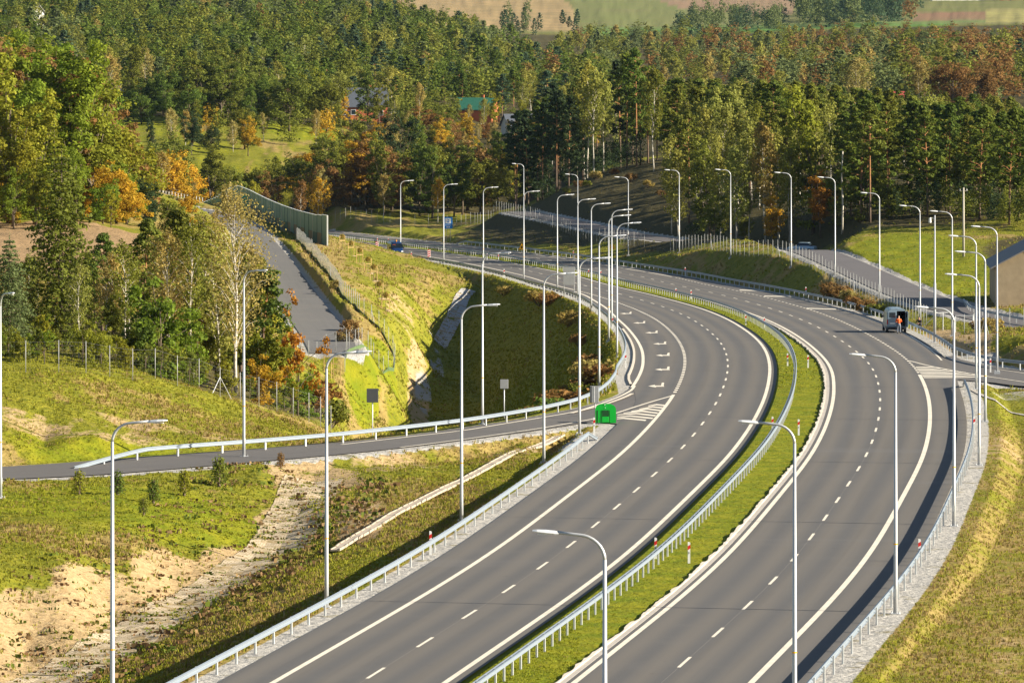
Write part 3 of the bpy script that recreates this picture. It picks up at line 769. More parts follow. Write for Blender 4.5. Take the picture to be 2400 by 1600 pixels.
for i, (x, yt, q) in enumerate(RIGHT_U):
    X, Y, Z = lamp_pos(x, yt) if i else (px(2290, 455), 455.0, -.75)
    if i: Z = max(Z, gz(X, Y) + .02)
    lamp(X, Y, Z, heading(X, Y) + math.pi, f'{ORD[i]} lamp along the upper right guardrail' + (', ' + RU_X[i] if i in RU_X else ', its arm reaching left'), 'lamps on the upper right verge')
for i, (x, Y, z, lb) in enumerate([(1, 321, .35, 'lamp left of the slip road, cut by the left photo edge'), (560, 353, .1, 'lamp in front of the tall bare birch, behind the slip road guardrail'), (1108, 385, -.3, 'lamp rising before the dark embankment, behind the slip road guardrail')]):
    X = px(x, Y); d = ((RO - np.array([X, Y])) ** 2).sum(1).argmin(); T_ = tangents(RO)[d]
    lamp(X, Y, gz(X, Y) + .02, math.atan2(-T_[0], T_[1]), lb, 'lamps along the slip road')
# camera mast beside the exit
r = thing('camera_mast', 'straight steel camera mast without an arm, beside the exit lane', 'mast', (px(2147, 522), 522, gz(px(2147, 522), 522)))
a = MB(); a.tube([(0, 0, 0), (0, 0, 5.6), (0, 0, 5.62), (0, 0, 12)], [.13, .12, .09, .07], 10); a.build('pole', M_GALV, r, smooth=True)
a = MB(); a.box((0, 0, .03), (.5, .5, .06)); a.build('base_plate', M_GALV, r)
a = MB(); a.tube([(0, 0, 11.7), (-.45, 0, 11.75)], .03, 6); a.tube([(-.45, 0, 11.75), (-.45, 0, 11.3)], [.1, .14], 8); a.build('camera_head', M_WHITE, r)
r = thing('utility_pole', 'weathered wooden utility pole before the dark pines on the right', 'utility pole', (px(2213, 690), 690, gz(px(2213, 690), 690)))
a = MB(); a.tube([(0, 0, -.5), (0, 0, 8.6)], [.17, .11], 8); a.build('pole', plain('old_pole', (.42, .38, .31), .85), r, smooth=True)
a = MB(); a.box((0, 0, 8.2), (1.0, .1, .1)); a.build('crossarm', plain('old_arm', (.3, .27, .22), .85), r)
a = MB()
for q in (-.42, .42): a.tube([(q, 0, 8.25), (q, 0, 8.45)], [.05, .035], 6)
a.build('insulators', M_WHITE, r)

# ------------------------------------------------------------------ guardrails
PROF = [(.0, .48), (.075, .51), (.075, .545), (.012, .595), (.012, .635), (.075, .685), (.075, .72), (.0, .75)]
def beam_mesh(P, Z, side, shift=0.0, drop=None, slim=1.0):
    """W-beam along plan points; side = +1 beam face to the right of travel"""
    T = tangents(P); n = np.c_[T[:, 1], -T[:, 0]]; PR = [(d * slim, .75 - (.75 - h) * slim) for d, h in PROF]; prof = PR + [(d - .014, h) for d, h in PR[::-1]]
    k = len(prof); v = []; f = []
    for i in range(len(P)):
        for d, h in prof:
            q = P[i] + n[i] * side * (d + shift); dz = drop[i] if drop is not None else 0
            v.append((q[0], q[1], Z[i] + h - dz))
    for i in range(len(P) - 1):
        for j in range(k):
            a_, b_ = i * k + j, i * k + (j + 1) % k
            f.append((a_, b_, b_ + k, a_ + k))
    f += [tuple(range(k)), tuple(range((len(P) - 1) * k + k - 1, (len(P) - 1) * k - 1, -1))]
    return v, f
_p = MB(); _p.box((0, 0, .30), (.07, .15, .86)); _p.box((.042, 0, .30), (.012, .11, .86)); POST_ME = _p.mesh('post', M_POST)
_p = MB(); _p.box((0, 0, .0), (.14, .1, .18)); SPACER_ME = _p.mesh('spacer', M_RAIL)
def guardrail(name, label, P, gap, group, side=1, double=False, ends=(8, 8), cap=100):
    P = smooth_line(P, 2.5, step=1.0); L_ = np.r_[0, np.cumsum(np.hypot(*np.diff(P, axis=0).T))]
    Z = road_z(P[:, 1]).astype(float) - .01
    drop = np.zeros(len(P))
    for e, q in ((ends[0], L_), (ends[1], L_[-1] - L_)):
        if e: drop += np.clip(1 - q / e, 0, 1) * .62
    o = np.array([P[0, 0], P[0, 1], Z[0]])
    r = thing(name, label, 'guardrail', tuple(o), 0, group)
    Q = P - o[:2]
    sl_ = .68 if double else 1.0; a = MB(); v, f = beam_mesh(Q, Z - o[2], side, .06 if not double else .075, drop, sl_); a.add(v, f)
    rail = a.build('rail', M_RAIL, r, smooth=False)
    if double:
        a = MB(); v, f = beam_mesh(Q, Z - o[2], -side, .075, drop, sl_); a.add(v, f); a.build('rail', M_RAIL, r)
    n = int(L_[-1] / gap); T = tangents(P); posts = []
    for k in range(n + 1):
        s = k * gap; i = min(int(s), len(P) - 1)
        if drop[i] > .35: continue
        x, y = np.interp(s, L_, Q[:, 0]), np.interp(s, L_, Q[:, 1]); z = np.interp(s, L_, Z) - o[2] - drop[i]
        posts.append((x, y, z, math.atan2(T[i, 1], T[i, 0]) - math.pi / 2))
    posts.sort(key=lambda q: q[1] + o[1])
    for x, y, z, a_ in posts[:cap]: link('post', POST_ME, r, (x, y, z), (0, 0, a_))
    if len(posts) > cap:
        a = MB()
        for x, y, z, a_ in posts[cap:]: a.box((x, y, z + .30), (.06, .12, .86), a_)
        tag(a.build('posts', M_POST, r), kind='stuff')
    return r
def offpts(s0, s1, fo, step=4): s = np.arange(s0, s1, step); x, y = ref(s, fo(s) if callable(fo) else fo); return np.c_[x, y]
oRL = tab((300,-12.8),(352,-12.7),(384,-13.1),(441,-13.2),(476,-12.8),(521,-10.9),(579,-10.9),(640,-11.2),(720,-11.8),(1100,-12))
guardrail('guardrail', 'steel guardrail along the left edge of the motorway in the lower left foreground', np.vstack([offpts(60, 222, -10.1), [sight(1355.7, 1010), sight(1369.5, 1007)]]), 4.0, 'steel guardrails', 1, ends=(0, 4))
rampR = [(-27.2, 342.6), (-25.6, 346.2), (-23.7, 350.4), (-20.7, 353.8), (-16.9, 357.8), (-11.3, 364.9), (-7.0, 372.4), (-3.6, 378.6), (-1.6, 383.4), (2.2, 393.8), (4.7, 403.7), (6.3, 414.8), (7.4, 427.7), (8.3, 444.9)]
guardrail('guardrail', 'long guardrail from the slip road round the inside of the bend above the dark embankment', np.vstack([rampR, offpts(318, 780, oRL)]), 4.0, 'steel guardrails', 1, ends=(9, 0))
guardrail('guardrail', 'double-sided guardrail in the grass median between the carriageways', offpts(60, 1000, lambda s: np.interp(s, [0, 470, 520, 1100], [2.15, 1.9, 1.7, 1.7])), 2.25, 'steel guardrails', 1, double=True, ends=(0, 0))
guardrail('guardrail', 'guardrail curving along the lower right edge of the motorway up to the exit nose', offpts(60, 303, 15.3), 4.0, 'steel guardrails', -1, ends=(0, 5))
oRU = tab((345,16.5),(400,16.6),(500,16.6),(552,16.6),(600,15.9),(646,14.4),(700,14.0),(1100,14.0))
upR = [(84, 426), (66, 441.5), (56, 449), (49, 454.0), (45, 458.3), (42.2, 463.0), (40.7, 470), (39.8, 480)]
guardrail('guardrail', 'long blue-grey guardrail along the upper right edge of the motorway and the exit ramp', np.vstack([upR, offpts(358, 836, oRU)]), 4.0, 'steel guardrails', -1, ends=(0, 9))
P_ = [(px(2215, 600), 600), (px(2225, 585), 583), (px(2260, 570), 570), (px(2352, 545), 549), (px(2500, 520), 522)]
def ground_rail(label, P, gap):
    P = smooth_line(P, 1.5, step=1.0); o = np.array([P[0, 0], P[0, 1], gz(*P[0])]); Z = ground(P[:, 0], P[:, 1]); Z = np.convolve(np.pad(Z, 4, 'edge'), np.ones(9) / 9, 'valid')
    r = thing('guardrail', label, 'guardrail', tuple(o), 0, 'steel guardrails'); Q = P - o[:2]
    a = MB(); v, f = beam_mesh(Q, Z - o[2], 1, .06); a.add(v, f); a.build('rail', M_RAIL, r)
    for k in range(0, len(P), int(gap)): link('post', POST_ME, r, (Q[k, 0], Q[k, 1], Z[k] - o[2]))
ground_rail('short guardrail on the access road in front of the barn', P_, 4)
ground_rail('short guardrail half hidden behind the grove, beside the country road', [(px(648, 585), 585), (px(672, 560), 560), (px(690, 540), 540)], 4)

# ------------------------------------------------------------------ delineator posts and marker boards
def delineator_meshes(h):
    a = MB(); a.add([(-.06, -.05, -.1), (.06, -.05, -.1), (.0, .06, -.1), (-.06, -.05, h), (.06, -.05, h - .04), (.0, .06, h - .02)], [(2, 1, 0), (3, 4, 5), (0, 1, 4, 3), (1, 2, 5, 4), (2, 0, 3, 5)])
    b = MB(); b.add([(-.066, -.056, h - .42), (.066, -.056, h - .34), (.0, .066, h - .38), (-.066, -.056, h - .22), (.066, -.056, h - .14), (.0, .066, h - .18)], [(2, 1, 0), (3, 4, 5), (0, 1, 4, 3), (1, 2, 5, 4), (2, 0, 3, 5)])
    c = MB(); c.box((0, -.062, h - .55), (.05, .01, .1))
    return a.mesh('post', M_WHITE), b.mesh('red_band', M_RED), c.mesh('reflector', M_GREYSIGN2)
DM = {h: delineator_meshes(h) for h in (1.05, 1.2)}
def delineator(x, y, label, tall=1.05, h0=0.0):
    """(x, y): where the top of the post is sighted"""
    X, Y = sight(x, y, tall)
    r = thing('delineator_post', label, 'delineator', (X, Y, float(road_z(Y)) - .03), 0, 'red and white delineator posts')
    for me_, nm in zip(DM[tall], ('post', 'red_band', 'reflector')): link(nm, me_, r)
    r.scale = (1.3, 1.3, 1) if Y > 600 else (1.05, 1.05, 1)
med = [((1582.5, 1242), 'standing in the median grass in the lower middle, right of the rail'), ((1506, 1232), 'behind the median rail in the lower middle, left of the rail'),
       ((1834.5, 961), 'in the median grass under the head of the second right lamp'), ((1774.5, 955), 'left of the median rail beside the second right lamp head'),
       ((1856, 814), 'in the median grass at the tightest part of the bend'), ((1809, 810), 'left of the median rail at the tightest part of the bend'),
       ((1755.5, 727), 'right of the median rail at the upper end of the wide median'), ((1713, 721), 'left of the median rail at the upper end of the wide median'),
       ((1587.5, 665), 'in the median below the dark cut bank'), ((1552.5, 661), 'left one in the median below the dark bank'),
       ((1380, 620), 'in the far median, right of the pair behind the lamp cluster'), ((1352, 617), 'in the far median, left one of the pair behind the lamp cluster'),
       ((1145, 582), 'in the far median, right one of the two before the blue sign'), ((1119, 581), 'in the far median beside the thin far lamp'),
       ((892, 546), 'in the far median above the blue truck'), ((867, 545), 'in the far median left of the blue truck')]
for (x, y), lb in med: delineator(x, y, 'red-banded white post ' + lb)
for (x, y), lb in [((989, 1217), 'behind the left guardrail in the foreground'), ((2112, 1235), 'behind the right guardrail in the foreground'), ((2237.5, 955), 'at the exit end of the near right guardrail'),
                   ((2275, 821), 'behind the exit ramp guardrail'), ((1851, 658), 'behind the upper right guardrail below the fence'), ((1574, 613), 'behind the upper right guardrail below the dark bank'),
                   ((1317, 575), 'behind the far right guardrail left of the yellow triangle'), ((1437, 810), 'behind the inner bend guardrail'), ((1407, 726), 'behind the inner bend guardrail higher up'),
                   ((1158, 617), 'on the far left guardrail above the chute'), ((945, 578), 'on the far left guardrail right of the blue truck')]:
    delineator(x, y, 'red-banded white post ' + lb, 1.2)
delineator(1365, 957, 'red-banded white post at the gore beside the green bin', 1.2)
def board_mesh():
    a = MB(); a.box((0, 0, .85), (.5, .04, 1.25), bevel=.01); a.tube([(0, .04, -.1), (0, .04, 1.3)], .04, 6)
    b = MB()
    for k in range(4):
        z = .32 + k * .33
        for sy in (-.026, .026): b.add([(-.24, sy, z), (.24, sy, z + .22), (.24, sy, min(1.46, z + .40)), (-.24, sy, z + .18)], [(0, 1, 2, 3)])
    c = MB(); c.box((0, 0, .04), (.7, .4, .16), bevel=.03)
    return a.mesh('board', M_WHITE), b.mesh('red_stripes', M_RED), c.mesh('foot', M_DARK)
BM = board_mesh()
for x, y, lb in [(866, 576, 'left of the blue truck'), (985.5, 596, 'right of the blue truck')]:
    X, Y = sight(x, y); r = thing('marker_board', 'upright red and white striped marker board on the road ' + lb, 'marker board', (X, Y, float(road_z(Y)) + .02), 0, 'striped marker boards')
    for me_, nm in zip(BM, ('board', 'red_stripes', 'foot')): link(nm, me_, r)

# ------------------------------------------------------------------ signs
def sign(label, x, ytop, Y, w, h, zb, mat, posts=((0,),), rz=0.0, cat='road sign', name='road_sign', edge=None):
    X = px(x, Y); ztop = CAMZ - (ytop - HOR) * Y / FOC; g = gz(X, Y)
    r = thing(name, label, cat, (X, Y, g), rz)
    H = ztop - g
    a = MB(); a.box((0, 0, H - h / 2), (w, .04, h), bevel=.012); a.build('panel', mat, r)
    a = MB(); a.box((0, .035, H - h * .25), (w * .9, .03, .05)); a.box((0, .035, H - h * .75), (w * .9, .03, .05)); a.build('bracket', M_GALV, r)
    for q in posts:
        a = MB(); a.tube([(q[0], .075, -.3), (q[0], .075, H - .03)], .04, 8); a.build('post', M_GALV, r, smooth=True)
    return r, H
sign('large grey back of a road sign on two posts behind the inner bend guardrail', 1307, 613, 655, 1.4, 2.15, 0, M_GREYSIGN2, ((-.6,), (.6,)))
sign('small dark square sign back on a post, left of the slip road chute', 855.5, 892, 389, .82, .98, 0, M_GREYSIGN, ((0,),))
sign('small grey square sign back on a post, before the dark embankment', 1158, 871, 395, .58, .66, 0, M_GREYSIGN2, ((0,),))
r, H = sign('tall grey sign back on a post at the gore, behind the green bin', 1365, 886, 391, .62, 1.2, 0, M_GREYSIGN2, ((.06,),))
a = MB(); a.box((-.24, -.03, H - .6), (.14, .03, 1.16)); a.build('side_plate', M_GREYSIGN, r)
a = MB(); a.box((0, -.025, H - .6), (.05, .012, 1.1)); a.build('rib', M_WHITE, r)
r, H = sign('blue information sign with a white square on two posts beyond the motorway', 1029.5, 499, 985, 1.5, 2.05, 0, M_BLUE, ((-.36,), (.36,)))
a = MB(); a.box((-.02, -.026, H - .66), (.98, .012, .92), bevel=.004); a.build('white_square', M_WHITE, r)
a = MB(); a.tube([(0, -.034, H - .5), (0, -.036, H - .5)], .12, 12); a.box((0, -.036, H - .85), (.34, .01, .18)); a.build('pictogram', M_BLUE, r)
a = MB()
for k in range(5): a.box((-.42 + k * .2, -.026, H - 1.42), (.12, .012, .12))
for k in range(2): a.box((-.2 + k * .36, -.026, H - 1.75), (.2, .012, .22))
a.build('lettering', M_WHITE, r)
for x, yt, s_, lb in [(1198.5, 559, 786, 'yellow triangular warning sign beyond the motorway, left of the lamp cluster'), (1406, 556, 640, 'yellow triangular warning sign beyond the motorway, behind the lamp cluster')]:
    X, Y = [float(q) for q in ref(s_, 13.0 if s_ < 700 else 12.6)]
    t_ = x; # plan position on the right verge at the sighted bearing
    lo_, hi_ = 560, 820
    ss = np.arange(560, 830, .5); xx, yy = ref(ss, 13.1); k = np.abs(xx / yy * FOC + MID - x).argmin(); X, Y = float(xx[k]), float(yy[k])
    g = gz(X, Y); H = CAMZ - (yt - HOR) * Y / FOC - g
    r = thing('warning_sign', lb, 'road sign', (X, Y, g), 0, 'yellow warning triangles')
    a = MB(); tri = [(-.56, H - 1.0), (.56, H - 1.0), (0, H)]
    a.add([(q[0], -.02, q[1]) for q in tri] + [(q[0], .02, q[1]) for q in tri], [(0, 1, 2), (5, 4, 3), (0, 3, 4, 1), (1, 4, 5, 2), (2, 5, 3, 0)]); a.build('panel', M_YEL, r)
    a = MB(); a.add([(-.1, -.026, H - .85), (.1, -.026, H - .85), (.05, -.026, H - .35), (-.05, -.026, H - .35)], [(0, 1, 2, 3)]); a.build('pictogram', M_BLACK, r)
    a = MB(); a.tube([(0, .05, -.3), (0, .05, H - .1)], .035, 6); a.build('post', M_GALV, r)

# ------------------------------------------------------------------ green gore bin (rounded crash nose with arrow panel)
M_GREEN = plain('gore_green', (.0, .40, .03), .4, var=.06); M_DGREEN = plain('gore_dark_green', (.004, .06, .01), .5)
gx_, gy_ = sight(1391, 971)
r = thing('gore_marker', 'bright green rounded gore marker bin with a dark square panel at the slip road nose', 'gore marker', (gx_, gy_, float(road_z(gy_)) + .01))
a = MB(); prof = [(-.73, 0), (-.73, .86)] + [(-.73 * math.copysign(abs(math.cos(q)) ** .72, math.cos(q)), .86 + .47 * math.sin(q) ** .8) for q in [i * math.pi / 14 for i in range(1, 14)]] + [(.73, .86), (.73, 0)]
n_ = len(prof); dep = .95
a.add([(x, 0, z) for x, z in prof] + [(x * .96, dep * .7, z * .98) for x, z in prof] + [(x * .6, dep, z * .9) for x, z in prof],
      [tuple(range(n_ - 1, -1, -1))[::-1], tuple(range(2 * n_, 3 * n_))] + [(i, i + n_, i + n_ + 1, i + 1) for i in range(n_ - 1)] + [(i + n_, i + 2 * n_, i + 2 * n_ + 1, i + n_ + 1) for i in range(n_ - 1)] + [(0, n_ - 1, 2 * n_ - 1, n_), (n_, 2 * n_ - 1, 3 * n_ - 1, 2 * n_)])
a.build('shell', M_GREEN, r, smooth=False)
a = MB(); a.box((-.02, -.015, .66), (.44, .03, .44)); a.build('recess_panel', M_DGREEN, r)
a = MB(); a.box((-.02, -.02, .24), (.46, .04, .40), bevel=.015); a.build('lower_panel', M_GREEN, r)
a = MB(); a.box((-.56, -.012, .45), (.05, .024, .85)); a.box((.26, -.012, .45), (.05, .024, .85)); a.build('groove', M_DGREEN, r)
a = MB(); a.tube([(-.05, -.03, 1.27), (-.05, -.0, 1.27)], .04, 8); a.tube([(-.02, -.03, 1.05), (-.02, 0, 1.05)], .03, 8); a.build('lifting_eye', M_WHITE, r)

# ------------------------------------------------------------------ wire fences
_p = MB(); _p.tube([(0, 0, -.3), (0, 0, 2.15)], .026, 6); FPOST = _p.mesh('post', plain('fence_post', (.38, .38, .36), .6, .2), True)
def wire_fence(label, pts, gap, h=2.1, braces=(), apron=False, cap=100, vert=.35):
    P = smooth_line(pts, 1.0, step=.5); Ls = np.r_[0, np.cumsum(np.hypot(*np.diff(P, axis=0).T))]
    n = max(2, int(Ls[-1] / gap)); s = np.linspace(0, Ls[-1], n + 1)
    x = np.interp(s, Ls, P[:, 0]); y = np.interp(s, Ls, P[:, 1]); z = ground(x, y)
    o = (float(x[0]), float(y[0]), float(z[0])); r = thing('wire_fence', label, 'fence', o, 0, 'wire mesh fences')
    order = np.argsort(y); extra = MB()
    for k, i in enumerate(order):
        q = (x[i] - o[0], y[i] - o[1], z[i] - o[2])
        if k < cap:
            p_ = link('post', FPOST, r, q); p_.scale = (1, 1, h / 2.1)
        else: extra.tube([(q[0], q[1], q[2] - .3), (q[0], q[1], q[2] + h)], .032, 5)
    if extra.v: tag(extra.build('posts', M_GALV, r), kind='stuff')
    a = MB()
    for i in range(n):
        p0 = Vector((x[i] - o[0], y[i] - o[1], z[i] - o[2])); p1 = Vector((x[i + 1] - o[0], y[i + 1] - o[1], z[i + 1] - o[2]))
        for q in np.linspace(.12, h - .05, 9):
            a.tube([p0 + Vector((0, 0, q)), p1 + Vector((0, 0, q))], .005 if q > h - .1 else .002, 3, cap=False)
        m_ = max(2, int((p1 - p0).length / vert))
        for k in range(1, m_):
            c_ = p0.lerp(p1, k / m_); a.tube([c_ + Vector((0, 0, .05)), c_ + Vector((0, 0, h - .05))], .002, 3, cap=False)
    a.build('wire_mesh', M_MESHW, r)
    for b_ in braces:
        i = min(n - 1, int(b_ * n)); q = Vector((x[i] - o[0], y[i] - o[1], z[i] - o[2])); j = i + 1 if i + 1 <= n else i - 1
        d = (Vector((x[j], y[j], 0)) - Vector((x[i], y[i], 0))).normalized()
        a = MB(); a.tube([q + Vector((0, 0, 1.5)), q + d * 1.5 + Vector((0, 0, -.1))], .028, 6); a.build('brace', M_GALV, r)
        a = MB(); a.tube([q + Vector((0, 0, 1.5)), q - d * 1.5 + Vector((0, 0, -.1))], .028, 6); a.build('brace', M_GALV, r)
    if apron:
        a = MB()
        for i in range(n):
            p0 = Vector((x[i] - o[0], y[i] - o[1], z[i] - o[2])); p1 = Vector((x[i + 1] - o[0], y[i + 1] - o[1], z[i + 1] - o[2]))
            d = (p1 - p0).normalized(); w_ = Vector((-d.y, d.x, 0)) * .02
            a.add([p0 - w_ - Vector((0, 0, .1)), p1 - w_ - Vector((0, 0, .1)), p1 - w_ + Vector((0, 0, .36)), p0 - w_ + Vector((0, 0, .36)), p0 + w_ - Vector((0, 0, .1)), p1 + w_ - Vector((0, 0, .1)), p1 + w_ + Vector((0, 0, .36)), p0 + w_ + Vector((0, 0, .36))],
                  [(0, 1, 2, 3), (7, 6, 5, 4), (3, 2, 6, 7)])
        a.build('amphibian_screen', plain('green_screen', (.09, .14, .05), .8), r)
    return r
def tp(*l): return [(px(t, Y), Y) for t, Y in l]
wire_fence('tall wire fence along the crest of the grass mound before the grove', tp((-120, 371), (0, 372.5), (97, 374), (187, 377), (277, 381), (363, 385), (447, 389), (545, 394), (629, 399), (716, 405), (760, 410)), 2.75, 2.15, (.62,))
wire_fence('wire fence between the country road and the saplings, turning down to the chute', tp((680, 800), (720, 730), (760, 668), (787, 628), (828, 597), (875, 588), (905, 578), (909, 573), (886, 567), (868, 561), (838, 553), (815, 548), (801, 545), (792, 538)), 3.4, 2.0, (.03, .5, .8), apron=True)
wire_fence('short wire fence closing the end of the country road', tp((852, 556), (790, 549), (735, 541), (690, 533)), 3.0, 1.9)
wire_fence('far wire fence at the foot of the wood beyond the motorway', tp((770, 1120), (860, 1098), (900, 1090), (1000, 1085), (1090, 1060), (1150, 1030), (1230, 985), (1320, 930), (1400, 890), (1480, 858)), 3.1, 2.3, (.2, .55))
wire_fence('wire fence along the access road above the dark cut bank', tp((1540, 815), (1620, 778), (1700, 742), (1800, 712), (1850, 690), (1900, 668), (1960, 640), (2040, 603), (2100, 575), (2128, 560)), 3.3, 2.1, (.18, .4, .7))
wire_fence('short wire fence below the access road at the right photo edge', tp((2215, 530), (2280, 520), (2352, 512), (2420, 505)), 3.5, 2.0, (.3,))
# fence gate
r = thing('fence_gate', 'white framed double mesh gate standing ajar beside the exit ramp', 'gate', (px(2146, 545), 545, gz(px(2146, 545), 545)))
def gate_leaf(x0, y0, w_, ang, nm):
    a = MB(); ca, sa = math.cos(ang), math.sin(ang); Q = lambda u, z: (x0 + u * ca, y0 + u * sa, z)
    for p0, p1 in ((Q(0, .1), Q(0, 1.9)), (Q(w_, .1), Q(w_, 1.9)), (Q(0, .1), Q(w_, .1)), (Q(0, 1.9), Q(w_, 1.9)), (Q(w_ / 2, .1), Q(w_ / 2, 1.9))): a.tube([p0, p1], .035, 6)
    f_ = a.build(nm, M_LENS, r)
    b = MB()
    for k in range(1, 12): b.tube([Q(w_ * k / 12, .1), Q(w_ * k / 12, 1.9)], .004, 3)
    b.build('wire_mesh', M_MESHW, f_)
gate_leaf(0, 0, 1.75, .15, 'gate_leaf'); gate_leaf(1.6, -6, 1.7, -.1, 'gate_leaf')
a = MB(); a.tube([(-.05, 0, -.2), (-.05, 0, 2.1)], .05, 8); a.build('post', M_GALV, r); a = MB(); a.tube([(3.35, -6.1, -.2), (3.35, -6.1, 2.1)], .05, 8); a.build('post', M_GALV, r)
a = MB(); a.tube([(-.05, 0, 1.5), (-1.5, 1.0, 0)], .03, 6); a.build('brace', M_GALV, r)

# ------------------------------------------------------------------ noise barrier
M_NB1 = plain('barrier_pale_green', (.19, .31, .265), .6, var=.12); M_NB2 = plain('barrier_deep_green', (.04, .125, .115), .6, var=.12); M_NB3 = plain('barrier_brown', (.26, .20, .12), .7, var=.12); M_NBT = plain('barrier_teal_door', (.0, .42, .30), .5)
NBP = tp((752, 797), (725, 808), (690, 825), (650, 850), (610, 885), (580, 918), (556, 948), (540, 968), (520, 985), (495, 1003), (470, 1022), (455, 1038))
Q = smooth_line(NBP, 3, step=.5); Ls = np.r_[0, np.cumsum(np.hypot(*np.diff(Q, axis=0).T))]
bay = 4.6; nb = int(Ls[-1] / bay)
topz = lambda t: np.interp(t, [455, 470, 500, 520, 548, 575, 620, 680, 725, 752], [-3.9, -3.0, -1.4, .2, 1.6, 1.7, 1.45, 1.25, 1.2, 1.5])
o = (float(Q[0, 0]), float(Q[0, 1]), gz(*Q[0])); r = thing('noise_barrier', 'long green noise barrier stepping over the crest beside the country road', 'noise barrier', o)
for k in range(nb):
    i0 = np.searchsorted(Ls, k * bay); i1 = min(np.searchsorted(Ls, (k + 1) * bay), len(Q) - 1)
    p0, p1 = Q[i0], Q[i1]; c_ = (p0 + p1) / 2; t = c_[0] / c_[1] * FOC + MID; zt = float(topz(t)) - o[2]; zb = min(gz(*c_) - .3 - o[2], zt - 1.2)
    ang = math.atan2(p1[1] - p0[1], p1[0] - p0[0]); w_ = np.hypot(*(p1 - p0)) - .14; cx, cy = c_[0] - o[0], c_[1] - o[1]; H = zt - zb
    if 13 <= 0: pass
    a = MB(); a.box((cx, cy, zt - H * .28), (w_, .12, H * .56), ang); pn = a.build('panel', M_NB1, r)
    a = MB(); a.box((cx, cy, zb + H * .22), (w_, .125, H * .44 - .01), ang); a.build('lower_panel', M_NB3 if k % 2 else (M_NB1 if k % 4 == 0 else M_NB2), r)
    a = MB(); a.box((cx, cy, zt + .03), (w_ + .1, .2, .06), ang); a.build('coping', M_LENS, r)
    a = MB(); a.box((p0[0] - o[0], p0[1] - o[1], (zt + zb) / 2), (.16, .2, H + .1), ang); a.build('post', M_NB2 if k % 3 else M_POST, r)
X, Y = px(566, 930), 925; a = MB(); a.box((X - o[0], Y - o[1], 1.6 + gz(X, Y) - o[2]), (.9, .15, 2.5)); a.build('door', M_NBT, r)
# railing at the far bend of the country road
r = thing('bridge_railing', 'low white post railing before the green meadow at the far bend of the country road', 'railing', (px(465, 965), 965, gz(px(465, 965), 965)))
o = r.location.copy()
pts = [(px(465 - 7 * k, 965 + k * .8), 965 + k * .8) for k in range(17)]
for x, y in pts:
    a = MB(); a.tube([(0, 0, -.2), (0, 0, 1.1)], .05, 6); link('post', a.mesh('post', M_WHITE), r, (x - o[0], y - o[1], max(gz(x, y), -1.8) - o[2]))
a = MB()
for zz in (.55, 1.05): a.tube([(x - o[0], y - o[1], max(gz(x, y), -1.8) - o[2] + zz) for x, y in pts], .035, 5)
a.build('rail', M_GALV, r)
